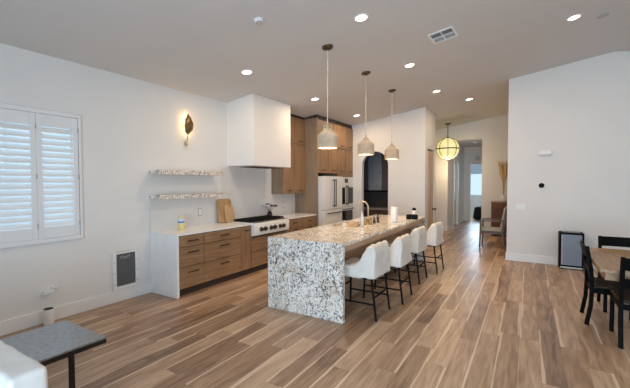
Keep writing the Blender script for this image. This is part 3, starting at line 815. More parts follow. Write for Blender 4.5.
h = MB(); h.tube([(TX + 0.075, 8.12, 0.945), (TX + 0.075, 8.875, 0.945)], 0.012, 10)
for y in (8.16, 8.835): h.tube([(TX + 0.025, y, 0.945), (TX + 0.075, y, 0.945)], 0.016, 10)
h.build('handle', M['bronze'], dd)

# floating granite shelves
tag(MB().box(XL + 0.001, -4.60, 3.205, 4.455, 1.772, 1.836).build('floating_shelf', M['granite'], loc=(XL, 3.2, 1.77), bevel=0.002), 'upper of the two speckled granite floating shelves on the kitchen wall', 'shelf', 'granite floating shelves')
tag(MB().box(XL + 0.001, -4.60, 3.205, 4.50, 1.402, 1.466).build('floating_shelf', M['granite'], loc=(XL, 3.2, 1.40), bevel=0.002), 'lower granite floating shelf, directly above the backsplash and the cutting boards', 'shelf', 'granite floating shelves')

# sconce
t = thing('wall_sconce', 'bronze leaf wall sconce with a glowing warm halo above the granite shelves', 'wall light', (XL, 3.915, 2.15))
lf = MB(); vs = []; fs = []
n = 16
for i in range(n + 1):
    s = i / n
    z = 2.445 + 0.325 * s
    hw = 0.088 * (math.sin(PI * min(1, s ** 0.85)) ** 0.8) * (1 if s < .98 else .6) + 0.001
    cy = 3.865 + 0.012 * math.sin(s * 3) + 0.012 * s
    bulge = 0.075 + 0.02 * math.sin(PI * s)
    for k in range(9):
        q = -1 + k / 4
        rip = 0.006 * math.sin(abs(q) * 9 + s * 20)
        vs.append((XL + bulge - 0.022 * q * q + rip, cy + hw * q, z))
for i in range(n):
    for k in range(8): fs.append((i * 9 + k, i * 9 + k + 1, (i + 1) * 9 + k + 1, (i + 1) * 9 + k))
lf.add(vs, fs)
lo = lf.build('leaf', M['leaf'], t)
md = lo.modifiers.new('thick', 'SOLIDIFY'); md.thickness = 0.004
MB().tube([(XL + 0.076, 3.865, 2.45), (XL + 0.06, 3.86, 2.38), (XL + 0.05, 3.858, 2.33)], [0.004, 0.006, 0.008], 8).build('stalk', M['leaf'], t)
MB().lathe((XL + 0.035, 3.858, 2.25), [(0.012, 0), (0.02, 0.01), (0.02, 0.085), (0.012, 0.095)], 14).box(XL, XL + 0.035, 3.85, 3.866, 2.28, 2.31).build('stem_holder', M['brass'], t)
MB().tube([(XL + 0.035, 3.858, 2.255), (XL + 0.035, 3.856, 2.17)], 0.006, 8).build('tail_rod', M['ceramic'], t)
MB().lathe((XL + 0.035, 3.87, 2.56), [(0.001, 0), (0.02, 0.01), (0.024, 0.05), (0.02, 0.09), (0.001, 0.1)], 12).box(XL, XL + 0.02, 3.86, 3.88, 2.545, 2.575).build('bulb', emissive('sconce_bulb', (1.0, 0.62, 0.2), 14.0), t)
def point(name, loc, power, color, r=0.03, parent=None):
    d_ = bpy.data.lights.new(name, 'POINT'); d_.energy = power; d_.color = color; d_.shadow_soft_size = r
    o = bpy.data.objects.new(name, d_); col.objects.link(o)
    if parent is not None:
        o.parent = parent; o.location = Vector(loc) - parent_loc(parent)
    else: o.location = loc
    return o
for z_ in (2.50, 2.61, 2.72): point('sconce_light', (XL + 0.045, 3.875, z_), 0.75, (1.0, 0.62, 0.22), 0.015, t)

# outlets on the backsplash
for y, z, lab in ((4.13, 1.145, 'white outlet on the backsplash between the canister and the cutting boards'), (6.53, 1.135, 'white outlet on the backsplash to the refrigerator side of the range')):
    t = thing('wall_outlet', lab, 'outlet', (XL + 0.02, y, z), group='outlets on the backsplash')
    MB().box(XL + 0.02, XL + 0.026, y - 0.042, y + 0.042, z - 0.066, z + 0.066).build('cover_plate', M['grey_plastic'], t, bevel=0.002)
    MB().box(XL + 0.026, XL + 0.029, y - 0.03, y + 0.03, z - 0.054, z + 0.054).build('socket', M['white_plastic'], t)

# ------------------------------------------------------------------ things on the kitchen counter
ZC = 0.918
t = thing('wipes_canister', 'yellow canister with a blue and white label on the counter end', 'canister', (-4.60, 3.57, ZC))
MB().lathe((0, 0, 0), [(0.047, 0), (0.05, 0.005), (0.05, 0.17), (0.045, 0.178)], 26).build('body', M['wipes'], t, local=True)
MB().lathe((0, 0, 0.178), [(0.044, 0), (0.044, 0.02), (0.03, 0.026), (0.0, 0.027)], 26).build('lid', plain('canister_lid', (0.8, 0.62, 0.35), 0.4), t, local=True)

def cutting_board(yc, w_, h_, lean, x_foot, mat, label, rad):
    t_ = thing('cutting_board', label, 'cutting board', (x_foot, yc, ZC), (0, -lean, 0), 'wooden cutting boards')
    pts_ = []
    for cy, cz, a0 in ((w_ / 2 - rad, rad * .5, -90), (w_ / 2 - rad, h_ - rad, 0), (-w_ / 2 + rad, h_ - rad, 90), (-w_ / 2 + rad, rad * .5, 180)):
        rd = rad if cz > rad else rad * .5
        for k_ in range(7):
            a_ = math.radians(a0 + 15 * k_); pts_.append((cy + rad * math.cos(a_), cz + rd * math.sin(a_)))
    m_ = MB().prism(pts_, 'X', 0, 0.018)
    b_ = m_.build('board', mat, t_, local=True, bevel=0.003)
    return t_
cutting_board(4.66, 0.36, 0.44, math.radians(9), -4.755, M['board_dark'], 'larger dark-edged wooden cutting board leaning on the backsplash', 0.07)
t = cutting_board(4.73, 0.21, 0.32, math.radians(11), -4.715, M['board'], 'smaller pale wooden cutting board leaning against the larger board', 0.05)
m = MB(); m.tube([(0.0185, 0.02, 0.29), (0.0195, 0.02, 0.29)], 0.012, 12); m.build('hanging_hole', M['dark_wood'], t, local=True)

t = thing('flower_vase', 'small dark glass vase of flowers behind the range', 'vase', (-4.72, 5.90, ZC))
MB().lathe((0, 0, 0), [(0.035, 0), (0.05, 0.01), (0.06, 0.05), (0.05, 0.085), (0.036, 0.10), (0.04, 0.115), (0.034, 0.112), (0.03, 0.1)], 22).build('body', M['black_glass'], t, local=True)
random.seed(3)
proto = {}
for i in range(12):
    a = i * 2.4; r_ = 0.02 + 0.135 * math.sqrt(i / 12); h_ = 0.215 + 0.06 * (1 - i / 12) + random.uniform(-.015, .015)
    dark = i % 3 == 2
    f = thing('flower', 'plum purple blossom in the vase behind the range' if dark else 'pale pinkish blossom in the vase behind the range', 'flower', (-4.72, 5.90, ZC + 0.1), group='plum flowers in the vase' if dark else 'pale flowers in the vase')
    bx_, by_ = r_ * math.cos(a), r_ * math.sin(a)
    MB().tube([(bx_ * .15, by_ * .15, 0), (bx_ * .5, by_ * .5, h_ * .3), (bx_, by_, h_ - .11)], 0.0025, 6).build('stem', M['stem'], f, local=True)
    bl = MB()
    for k in range(7):
        w_ = 2 * PI * k / 7
        c_ = Vector((bx_ + .024 * math.cos(w_), by_ + .024 * math.sin(w_), h_ - .10))
        bl.lathe(c_, [(0.003, -.008), (0.019, 0.0), (0.021, .016), (0.006, .028)], 8)
    bl.lathe((bx_, by_, h_ - .10), [(0.006, -.004), (0.02, .006), (0.019, .026), (.004, .038)], 8)
    bl.build('blossom', M['petal_dark'] if dark else M['petal'], f, local=True)

# ------------------------------------------------------------------ island
IX0, IX1, IY0, IY1, IT = -2.94, -1.832, 3.63, 7.50, 0.928
t = thing('kitchen_island', 'long granite waterfall island in the middle of the kitchen floor', 'island', ((IX0 + IX1) / 2, (IY0 + IY1) / 2, 0))
tp = MB(); SX0, SX1, SY0, SY1 = -2.85, -2.50, 5.20, 5.95
ta = IT - 0.032
tp.box(IX0, IX1, IY0, SY0, ta, IT).box(IX0, IX1, SY1, IY1, ta, IT).box(IX0, SX0, SY0, SY1, ta, IT).box(SX1, IX1, SY0, SY1, ta, IT)
tp.build('worktop', M['granite'], t)
MB().box(IX0, IX1, IY0, IY0 + 0.05, 0, ta).build('waterfall_panel', M['granite'], t)
MB().box(IX0, IX1, IY1 - 0.05, IY1, 0, ta).build('waterfall_panel', M['granite'], t)
bd = MB(); bx1 = -2.17
bd.box(IX0 + 0.04, bx1, IY0 + 0.05, SY0 - 0.05, 0.0, ta).box(IX0 + 0.04, bx1, SY1 + 0.05, IY1 - 0.05, 0, ta).box(IX0 + 0.04, bx1, SY0 - 0.05, SY1 + 0.05, 0, 0.62)
bd.box(SX1 + 0.03, bx1, SY0 - 0.05, SY1 + 0.05, 0.62, ta).box(IX0 + 0.04, SX0 - 0.03, SY0 - 0.05, SY1 + 0.05, 0.62, ta)
bd.build('cabinet_body', M['island_wood'], t)
MB().box(IX0 + 0.05, IX1 - 0.018, IY0 + 0.05, IY1 - 0.05, ta - 0.075, ta).build('support_frame', M['island_wood'], t)
n_ = 6; dy = (IY1 - IY0 - 0.12) / n_
for i in range(n_):
    a = IY0 + 0.06 + i * dy
    o = MB().box(IX0 + 0.018, IX0 + 0.038, a + 0.003, a + dy - 0.003, 0.11, ta - 0.055).build('door', M['cab_z'], t)
    MB().tube([(IX0 - 0.012, a + dy / 2 - .08, 0.80), (IX0 - 0.012, a + dy / 2 + .08, 0.80)], 0.006, 8).tube([(IX0 + 0.018, a + dy / 2 - .06, .8), (IX0 - 0.012, a + dy / 2 - .06, .8)], .005, 6).tube([(IX0 + 0.018, a + dy / 2 + .06, .8), (IX0 - 0.012, a + dy / 2 + .06, .8)], .005, 6).build('handle', M['bronze'], o)
pm = MB()
for i in range(1, 5):
    y = IY0 + 0.05 + (IY1 - IY0 - 0.1) * i / 5
    pm.box(bx1, bx1 + 0.008, y - 0.025, y + 0.025, 0, ta - 0.075)
pm.build('panel_batten', M['island_wood'], t)
# sink
b_ = MB(); e = 0.012
b_.box(SX0 - e, SX1 + e, SY0 - e, SY1 + e, 0.64, 0.652).box(SX0 - e, SX0 - 0.001, SY0 - e, SY1 + e, 0.652, ta - .001).box(SX1 + 0.001, SX1 + e, SY0 - e, SY1 + e, 0.652, ta - .001)
b_.box(SX0 - .001, SX1 + .001, SY0 - e, SY0 - 0.001, 0.652, ta - .001).box(SX0 - .001, SX1 + .001, SY1 + 0.001, SY1 + e, 0.652, ta - .001)
sk = b_.build('sink', plain('dark_sink', (0.03, 0.028, 0.027), 0.4, spec=0.2), t)
sk['label'] = 'dark undermount sink'
MB().lathe((-2.675, 5.57, 0.652), [(0.045, 0), (0.045, 0.003), (0.02, 0.004), (0.0, 0.002)], 18).build('drain', M['steel'], sk)
# faucet
t = thing('kitchen_faucet', 'tall brass gooseneck faucet standing on the island by the sink', 'faucet', (-2.375, 5.68, IT))
pts = [(0, 0, 0), (0, 0, 0.25)]
for i in range(13):
    a = PI * i / 12
    pts.append((-0.09 + 0.09 * math.cos(a), -0.035 + 0.035 * math.cos(a), 0.28 + 0.11 * math.sin(a)))
pts.append((-0.182, -0.071, 0.24))
MB().tube(pts, 0.013, 12).build('spout', M['brass'], t, local=True)
MB().tube([(-0.182, -0.071, 0.25), (-0.184, -0.072, 0.19)], [0.016, 0.018], 12).build('spray_head', M['brass'], t, local=True)
MB().lathe((0, 0, 0), [(0.028, 0), (0.028, 0.008), (0.019, 0.014), (0.019, 0.10), (0.014, 0.105)], 18).build('base', M['brass'], t, local=True)
MB().tube([(0.015, 0.0, 0.06), (0.035, 0.01, 0.07), (0.08, 0.03, 0.10)], [0.008, 0.007, 0.005], 8).build('lever', M['brass'], t, local=True)

def jar(name, label, cat, x, y, prof, mat, lid=None, lidmat=None, lidname='cap', z=IT):
    t_ = thing(name, label, cat, (x, y, z + 0.0005))
    MB().lathe((0, 0, 0), prof, 20).build('body', mat, t_, local=True)
    if lid: MB().lathe((0, 0, 0), lid, 16).build(lidname, lidmat, t_, local=True)
    return t_
jar('salt_shaker', 'small white shaker with a dark grey band by the island sink', 'shaker', -2.555, 5.12, [(0.028, 0), (0.03, 0.004), (0.03, 0.05), (0.024, 0.058)], M['ceramic'],
    [(0.024, 0.058), (0.026, 0.065), (0.022, 0.088), (0.014, 0.10), (0.0, 0.102)], M['grey_plastic'], 'lid')
t = thing('wooden_tray', 'pale wooden tray on the island worktop in front of the sink', 'tray', (-2.44, 5.30, IT + .0005))
MB().box(-0.055, 0.055, -0.16, 0.12, 0, 0.012).build('base', M['tray'], t, local=True, bevel=0.004)
MB().box(-0.055, -0.047, -0.16, 0.12, 0.012, 0.03).box(0.047, 0.055, -0.16, 0.12, 0.012, 0.03).box(-0.047, 0.047, -0.16, -0.152, 0.012, 0.03).box(-0.047, 0.047, 0.112, 0.12, 0.012, 0.03).build('rim', M['tray'], t, local=True)
jar('soap_bottle', 'tall silver and white soap bottle standing beside the faucet', 'bottle', -2.335, 5.33, [(0.03, 0), (0.033, 0.006), (0.033, 0.14), (0.03, 0.16), (0.016, 0.175)], plain('bottle_silver', (0.66, 0.66, 0.66), 0.25, 0.2),
    [(0.016, 0.175), (0.016, 0.195), (0.008, 0.198), (0.008, 0.225), (0.014, 0.226), (0.014, 0.236), (0.0, 0.238)], M['white_plastic'], 'pump')
for (x, y, lab) in ((-2.36, 5.52, 'amber gold glass tumbler closest to the soap bottle'), (-2.31, 5.61, 'amber gold glass tumbler between the faucet and dark bottles')):
    t = thing('glass_tumbler', lab, 'glass', (x, y, IT + .0005), group='amber tumblers by the faucet')
    MB().lathe((0, 0, 0), [(0.028, 0), (0.031, 0.003), (0.037, 0.105), (0.034, 0.105), (0.028, 0.008), (0, 0.008)], 20).build('cup', M['gold_glass'], t, local=True)
for (x, y, lab) in ((-2.30, 5.78, 'squat dark brown bottle on the island beside the amber tumblers'), (-2.30, 5.95, 'taller dark brown bottle on the island, closest to the paper towels')):
    hh = 0.0 if y < 5.9 else 0.03
    jar('dark_bottle', lab, 'bottle', x, y, [(0.02, 0), (0.024, 0.004), (0.024, 0.07 + hh), (0.011, 0.085 + hh)], M['amber'], [(0.012, 0.085 + hh), (0.012, 0.11 + hh), (0, 0.111 + hh)], M['black'])
t = thing('paper_towel_roll', 'white paper towel roll standing upright on the island', 'paper towel', (-2.085, 6.19, IT + .0005))
MB().lathe((0, 0, 0), [(0.0, 0.004), (0.062, 0.004), (0.063, 0.01), (0.063, 0.268), (0.061, 0.272), (0.021, 0.272), (0.02, 0.26)], 28).build('roll', M['paper'], t, local=True)
MB().lathe((0, 0, 0), [(0.019, 0.004), (0.019, 0.274), (0.017, 0.274), (0.017, 0.2)], 18).build('core', M['grey_plastic'], t, local=True)
MB().lathe((0, 0, 0), [(0.05, 0), (0.05, 0.0035), (0, 0.0035)], 20).build('bottom', M['paper'], t, local=True)
t = thing('napkin_box', 'low black box with two halves at the far end of the island', 'box', (-1.95, 6.86, IT + .0005), (0, 0, 0.15))
MB().box(-0.10, -0.005, -0.07, 0.07, 0, 0.085).build('compartment', M['black'], t, local=True, bevel=0.006)
MB().box(0.005, 0.11, -0.07, 0.07, 0, 0.075).build('compartment', M['black'], t, local=True, bevel=0.006)
MB().box(-0.09, 0.10, -0.02, 0.02, 0.07, 0.092).build('divider', M['black_metal'], t, local=True, bevel=0.004)
jar('milk_frother', 'white canister with a round black lid behind the black box', 'canister', -1.985, 7.14, [(0.038, 0), (0.042, 0.005), (0.042, 0.14), (0.036, 0.152)], M['white_plastic'],
    [(0.036, 0.152), (0.042, 0.165), (0.036, 0.19), (0.02, 0.205), (0, 0.208)], M['black'], 'lid')

# ------------------------------------------------------------------ bar stools
def stool():
    t_ = thing('bar_stool', '', 'bar stool', (0, 0, 0), group='slipcovered stools along the island')
    # x: 0 at the back of the seat, negative toward the island
    prof = [(0.045, 0.495), (0.045, 0.60), (0.045, 0.79), (0.025, 0.88), (-0.005, 0.892), (-0.045, 0.884), (-0.12, 0.765), (-0.185, 0.66), (-0.235, 0.632), (-0.42, 0.625), (-0.50, 0.61), (-0.525, 0.585), (-0.53, 0.50), (-0.24, 0.49)]
    def tap(x, z):
        k_ = max(0.0, min(1.0, (z - 0.68) / 0.2)); return 1 - 0.04 * k_
    c_ = loft(prof, -0.27, 0.27, 0.022, 24, 130, 0.016, tap, 2.0, 9.0).build('slip_cover', M['slip'], t_, local=True)
    legs = [((-0.48, -0.225, 0.50), (-0.50, -0.235, 0)), ((-0.48, 0.225, 0.50), (-0.50, 0.235, 0)), ((-0.005, -0.225, 0.50), (0.06, -0.235, 0)), ((-0.005, 0.225, 0.50), (0.06, 0.235, 0))]
    def at(i, z):
        a_, b_2 = Vector(legs[i][0]), Vector(legs[i][1]); return a_.lerp(b_2, (0.50 - z) / 0.50)
    for a_, b_2 in legs: MB().beam(a_, b_2, 0.021, 0.021, (1, 0, 0.01)).build('leg', M['black_metal'], t_, local=True)
    for i, j, z in ((0, 2, 0.19), (1, 3, 0.19), (0, 1, 0.30), (2, 3, 0.27)):
        MB().beam(at(i, z), at(j, z), 0.017, 0.017).build('stretcher', M['black_metal'], t_, local=True)
    MB().box(-0.5, 0.02, -0.24, 0.24, 0.485, 0.50).build('seat_frame', M['black_metal'], t_, local=True)
    return t_
st0 = stool()
spots = [(-1.580, 4.12, 0.00, 'white slipcovered bar stool beside the granite waterfall end of the island'),
         (-1.495, 4.85, 0.03, 'white slipcovered bar stool, second along from the waterfall end'),
         (-1.545, 5.92, 0.00, 'white slipcovered bar stool, third along from the waterfall end'),
         (-1.440, 6.75, -0.03, 'white slipcovered bar stool at the hallway end of the island row')]
for i, (x, y, rz, lab) in enumerate(spots):
    o = st0 if i == 0 else copy_tree(st0)
    o.location = (x, y, 0); o.rotation_euler = (0, 0, rz); o['label'] = lab

# ------------------------------------------------------------------ ceiling fixtures
TILT = -math.atan(SL)
def on_ceiling(x): return TILT if x < RIDGE else -TILT
def downlight(x, y, label):
    t_ = thing('recessed_light', label, 'ceiling light', (x, y, zc(x) - 0.001), (0, on_ceiling(x), 0), 'recessed downlights in the vaulted ceiling')
    MB().lathe((0, 0, 0), [(0.068, -0.007), (0.09, -0.006), (0.095, 0.0), (0.062, 0.0), (0.066, -0.004)], 28, caps=False).build('trim_ring', M['trim'], t_, local=True)
    MB().lathe((0, 0, 0), [(0.0, -0.004), (0.067, -0.004)], 28, caps=False).build('diffuser', M['downlight'], t_, local=True)
    d_ = bpy.data.lights.new('downlight_beam', 'AREA'); d_.shape = 'DISK'; d_.size = 0.13; d_.energy = DL_W; d_.color = WARM
    o = bpy.data.objects.new('downlight_beam', d_); col.objects.link(o); o.parent = t_; o.location = (0, 0, -0.012)
    return t_
DL_W = 14.0
downlight(-1.725, 3.90, 'lit recessed ceiling light over the waterfall end of the island stools')
downlight(-3.66, 4.05, 'lit recessed ceiling light in front of the white range hood')
downlight(-3.67, 6.05, 'lit recessed ceiling light by the wooden cabinet beside the hood')
downlight(-1.725, 5.88, 'lit recessed ceiling light beside the ceiling air vent')
downlight(0.50, 6.08, 'lit recessed ceiling light next to the round grey ceiling cover near the dining table')
downlight(-1.717, 7.84, 'lit recessed ceiling light near the outer top corner of the arch wall')
downlight(-1.264, 9.29, 'lit recessed ceiling light over the way into the hall')
downlight(-3.68, 8.06, 'lit recessed ceiling light above the ovens near the arch wall')
def disc(name, label, cat, x, y, r, mat, h=0.03):
    t_ = thing(name, label, cat, (x, y, zc(x) - 0.001), (0, on_ceiling(x), 0))
    MB().lathe((0, 0, 0), [(0, -h), (r * .8, -h), (r, -h * .6), (r, 0)], 26).build('cover', mat, t_, local=True)
    if r > 0.05:
        MB().lathe((0, 0, -h), [(r * .62, 0.001), (r * .6, -0.004), (r * .3, -0.004), (r * .28, 0.001)], 26).build('grille_ring', M['grey_plastic'], t_, local=True)
    return t_
disc('smoke_detector', 'round white smoke detector on the ceiling before the first pendant', 'smoke detector', -2.61, 3.09, 0.055, M['white_plastic'])
disc('sprinkler_cover', 'round grey ceiling cover next to the light near the dining table', 'ceiling cover', 0.851, 6.356, 0.07, M['grey_plastic'], 0.012)
disc('sprinkler_cover', 'small flat round ceiling cover near the third pendant canopy', 'ceiling cover', -2.623, 6.767, 0.045, M['ceiling'], 0.012)
disc('sprinkler_cover', 'small round ceiling cover in front of the hanging globe', 'ceiling cover', -1.712, 10.98, 0.045, M['grey_plastic'], 0.012)
t = thing('ceiling_vent', 'white louvered air vent register in the ceiling', 'air vent', (-1.05, 5.17, zc(-1.05) - 0.001), (0, TILT, -0.05))
m = MB(); a, b = 0.17, 0.18
m.box(-a, a, -b, -b + 0.03, -0.012, 0).box(-a, a, b - 0.03, b, -0.012, 0).box(-a, -a + 0.03, -b + 0.03, b - 0.03, -0.012, 0).box(a - 0.03, a, -b + 0.03, b - 0.03, -0.012, 0)
m.box(-0.008, 0.008, -b + 0.03, b - 0.03, -0.012, -0.002).box(-a + .03, -.008, -0.008, 0.008, -0.012, -0.002).box(.008, a - .03, -0.008, 0.008, -0.012, -0.002)
m.build('frame', M['white_plastic'], t, local=True)
MB().box(-a + 0.03, a - 0.03, -b + 0.03, b - 0.03, -0.002, 0).build('duct', M['black'], t, local=True)
for i in range(9):
    y = -b + 0.05 + i * 0.0325
    MB().beam((-a + 0.031, y, -0.008), (a - 0.031, y, -0.008), 0.004, 0.017, (0, 0.8, 0.6)).build('slat', M['white_plastic'] if i > 3 else M['grey_plastic'], t, local=True)

# pendants
def pendant():
    t_ = thing('pendant_light', '', 'pendant light', (0, 0, 0), group='concrete pendants above the island')
    zb = 2.118
    MB().lathe((0, 0, zb), [(0.138, 0.0), (0.142, 0.003), (0.142, 0.06), (0.140, 0.062), (0.142, 0.066), (0.142, 0.12), (0.140, 0.122), (0.142, 0.126), (0.142, 0.172), (0.138, 0.185), (0.058, 0.252), (0.052, 0.268), (0.042, 0.268), (0.046, 0.25), (0.127, 0.18), (0.131, 0.17), (0.131, 0.0), (0.138, 0.0)], 36, caps=False).build('shade', M['concrete'], t_, local=True)
    MB().lathe((0, 0, zb), [(0.0, 0.012), (0.130, 0.012)], 28, caps=False).build('diffuser', M['bulb'], t_, local=True)
    MB().lathe((0, 0, zb), [(0.05, 0.266), (0.05, 0.278), (0.02, 0.285), (0.012, 0.30), (0.012, 0.33)], 18).build('cap', M['brass'], t_, local=True)
    ztop = zc(-2.38) - 0.03
    MB().tube([(0, 0, zb + 0.33), (0, 0, ztop)], 0.0065, 10).build('rod', M['rod'], t_, local=True)
    c_ = MB().lathe((0, 0, 0), [(0.0, -0.03), (0.055, -0.028), (0.075, -0.018), (0.078, 0.0)], 26).lathe((0, 0, -0.05), [(0.012, 0), (0.02, 0.012), (0.014, 0.025)], 12).build('canopy', M['old_brass'], t_, local=True)
    c_.location = (0, 0, zc(-2.38) - 0.001); c_.rotation_euler = (0, TILT, 0)
    return t_
pn = pendant()
for i, (y, lab) in enumerate(((4.252, 'concrete pendant light with loop handles above the waterfall end of the island'), (5.582, 'ribbed concrete pendant light over the middle of the island'), (6.912, 'concrete pendant light over the island end by the arched opening'))):
    o = pn if i == 0 else copy_tree(pn)
    o.location = (-2.38, y, 0); o['label'] = lab
    d_ = bpy.data.lights.new('pendant_glow', 'SPOT'); d_.energy = 20; d_.color = (1.0, 0.66, 0.36); d_.spot_size = math.radians(120); d_.spot_blend = 0.7; d_.shadow_soft_size = 0.1
    l_ = bpy.data.objects.new('pendant_glow', d_); col.objects.link(l_); l_.parent = o; l_.location = (0, 0, 2.12)
for s in (-1, 1):
    pts = [(s * 0.03 + 0.022 * math.cos(2 * PI * k / 16), s * 0.015, 2.40 + 0.035 * math.sin(2 * PI * k / 16)) for k in range(17)]
    MB().tube(pts, 0.007, 8, caps=False).build('loop_handle', M['concrete'], pn, local=True)

# hanging globe
gx, gy, gz, gr = -2.23, 11.84, 2.72, 0.345
t = thing('globe_pendant', 'large glowing yellow globe pendant with dark bands before the hall', 'pendant light', (gx, gy, gz))
prof = [(gr * math.sin(PI * i / 20), -gr * math.cos(PI * i / 20)) for i in range(21)]
MB().lathe((0, 0, 0), [(max(r_, 0.0005), z) for r_, z in prof], 32, caps=False).build('globe_shade', M['globe'], t, local=True)
for k in range(4):
    w_ = PI * k / 4 + 0.2
    pts = [((gr + 0.004) * math.cos(2 * PI * i / 40) * math.cos(w_), (gr + 0.004) * math.cos(2 * PI * i / 40) * math.sin(w_), (gr + 0.004) * math.sin(2 * PI * i / 40)) for i in range(41)]
    MB().tube(pts, 0.009, 6, caps=False).build('rib', M['old_brass'], t, local=True)
pts = [((gr + 0.006) * math.cos(2 * PI * i / 40), (gr + 0.006) * math.sin(2 * PI * i / 40), 0) for i in range(41)]
MB().tube(pts, 0.018, 8, caps=False).build('equator_band', M['old_brass'], t, local=True)
MB().lathe((0, 0, -gr), [(0.0, -0.07), (0.012, -0.06), (0.02, -0.04), (0.05, -0.005), (0.05, 0.01)], 16).build('finial', M['old_brass'], t, local=True)
MB().lathe((0, 0, gr), [(0.06, -0.012), (0.06, 0.01), (0.02, 0.03), (0.02, 0.05)], 16).build('top_cap', M['old_brass'], t, local=True)
MB().tube([(0, 0, gr + 0.04), (0, 0, zc(gx) - gz - 0.02)], 0.012, 10).build('rod', M['old_brass'], t, local=True)
c_ = MB().lathe((0, 0, 0), [(0.0, -0.04), (0.05, -0.035), (0.10, -0.02), (0.105, 0.0)], 24).build('canopy', M['old_brass'], t, local=True)
c_.location = (0, 0, zc(gx) - gz - 0.001); c_.rotation_euler = (0, TILT, 0)
point('globe_glow', (gx, gy, gz - 0.62), 24, (1.0, 0.74, 0.45), 0.12)

# ------------------------------------------------------------------ pantry cabinets seen through the arch
t = thing('pantry_cabinet', 'dark pantry cabinets, one door painted with a bluish reflection, brown lower part, seen through the arch', 'cabinet', (-3.8, 9.97, 0))
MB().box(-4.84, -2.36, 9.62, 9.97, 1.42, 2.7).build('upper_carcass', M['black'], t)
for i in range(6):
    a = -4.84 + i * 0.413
    MB().box(a + 0.004, a + 0.409, 9.60, 9.62, 1.425, 2.695).build('door', M['pantry'] if i == 2 else M['pantry_dark'], t, bevel=0.003)  # third door gets the painted reflection, the others are dark brown
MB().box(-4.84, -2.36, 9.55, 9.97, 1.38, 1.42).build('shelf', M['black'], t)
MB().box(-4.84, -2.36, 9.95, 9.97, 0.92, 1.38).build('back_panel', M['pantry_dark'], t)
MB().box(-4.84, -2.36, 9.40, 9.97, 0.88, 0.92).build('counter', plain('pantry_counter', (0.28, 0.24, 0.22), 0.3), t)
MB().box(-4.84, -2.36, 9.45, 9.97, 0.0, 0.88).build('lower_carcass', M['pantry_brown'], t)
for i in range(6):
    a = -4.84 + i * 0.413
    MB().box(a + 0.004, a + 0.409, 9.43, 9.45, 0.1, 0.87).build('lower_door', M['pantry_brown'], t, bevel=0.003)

# ------------------------------------------------------------------ things on the white dining wall
t = thing('door_chime', 'white rectangular chime box high on the white dining wall', 'door chime', (0.27, YR, 2.23))
MB().box(0.165, 0.376, YR - 0.045, YR, 2.178, 2.282).build('housing', M['white_plastic'], t, bevel=0.012)
MB().box(0.175, 0.366, YR - 0.047, YR - 0.044, 2.185, 2.20).build('sound_slot', M['grey_plastic'], t)
t = thing('thermostat', 'black round-cornered thermostat on the white dining wall', 'thermostat', (0.218, YR, 1.58))
MB().tube([(0.218, YR, 1.58), (0.218, YR - 0.02, 1.58), (0.218, YR - 0.026, 1.58)], [0.05, 0.05, 0.045], 28).build('body', M['thermo'], t)
MB().tube([(0.218, YR - 0.026, 1.58), (0.218, YR - 0.028, 1.58)], 0.036, 24).build('display', M['thermo'], t)
MB().tube([(0.218, YR, 1.58), (0.218, YR - 0.005, 1.58)], 0.058, 24).build('back_plate', M['white_plastic'], t)
t = thing('light_switch', 'white triple light switch plate on the white dining wall edge', 'light switch', (-0.14, YR, 1.14))
MB().box(-0.225, -0.055, YR - 0.007, YR, 1.08, 1.20).build('cover_plate', M['white_plastic'], t, bevel=0.003)
for x in (-0.19, -0.14, -0.09): MB().box(x - 0.017, x + 0.017, YR - 0.012, YR - 0.007, 1.105, 1.175).build('rocker', M['trim'], t, bevel=0.002)
# standing purifier
t = thing('air_purifier', 'black framed box with blue-grey front panel standing against the white dining wall', 'air purifier', (0.70, 8.24, 0))
AX, BX = 0.51, 0.895
MB().box(AX, BX, 8.13, 8.40, 0.02, 0.69).build('body', M['black'], t, bevel=0.015)
MB().box(AX + 0.035, BX - 0.035, 8.118, 8.13, 0.075, 0.655).build('front_panel', M['screen'], t, bevel=0.004)
MB().box(AX + 0.035, AX + 0.055, 8.114, 8.118, 0.08, 0.65).build('light_strip', M['grey_plastic'], t)
MB().box(AX + 0.02, BX - 0.02, 8.11, 8.13, 0.02, 0.045).build('bottom_rail', M['steel'], t)
for x in (AX + 0.05, BX - 0.05):
    for y in (8.16, 8.37): MB().lathe((x, y, 0), [(0.02, 0), (0.02, 0.021)], 12).build('foot', M['black'], t)
v = MB()
for i in range(8): v.box(AX + 0.06 + i * 0.035, AX + 0.08 + i * 0.035, 8.2, 8.34, 0.688, 0.693)
v.build('top_grille', M['grey_plastic'], t)

# ------------------------------------------------------------------ dining table and chairs
TX0, TX1, TY0, TY1, TZ = 0.64, 1.74, 4.60, 6.06, 0.75
t = thing('dining_table', 'rectangular oak-topped dining table near the white wall', 'table', ((TX0 + TX1) / 2, (TY0 + TY1) / 2, 0))
MB().box(TX0, TX1, TY0, TY1, TZ - 0.038, TZ).build('tabletop', M['table_oak'], t, bevel=0.004)
ap = MB(); i_ = 0.05
ap.box(TX0 + i_, TX1 - i_, TY0 + i_, TY0 + i_ + .02, TZ - .12, TZ - .038).box(TX0 + i_, TX1 - i_, TY1 - i_ - .02, TY1 - i_, TZ - .12, TZ - .038)
ap.box(TX0 + i_, TX0 + i_ + .02, TY0 + i_ + .02, TY1 - i_ - .02, TZ - .12, TZ - .038).box(TX1 - i_ - .02, TX1 - i_, TY0 + i_ + .02, TY1 - i_ - .02, TZ - .12, TZ - .038)
ap.build('apron', M['table_oak'], t)
px_, py_ = (TX0 + TX1) / 2, (TY0 + TY1) / 2
MB().box(px_ - 0.06, px_ + 0.06, py_ - 0.11, py_ + 0.11, 0.04, TZ - 0.039).build('pedestal', M['black_wood'], t, bevel=0.006)
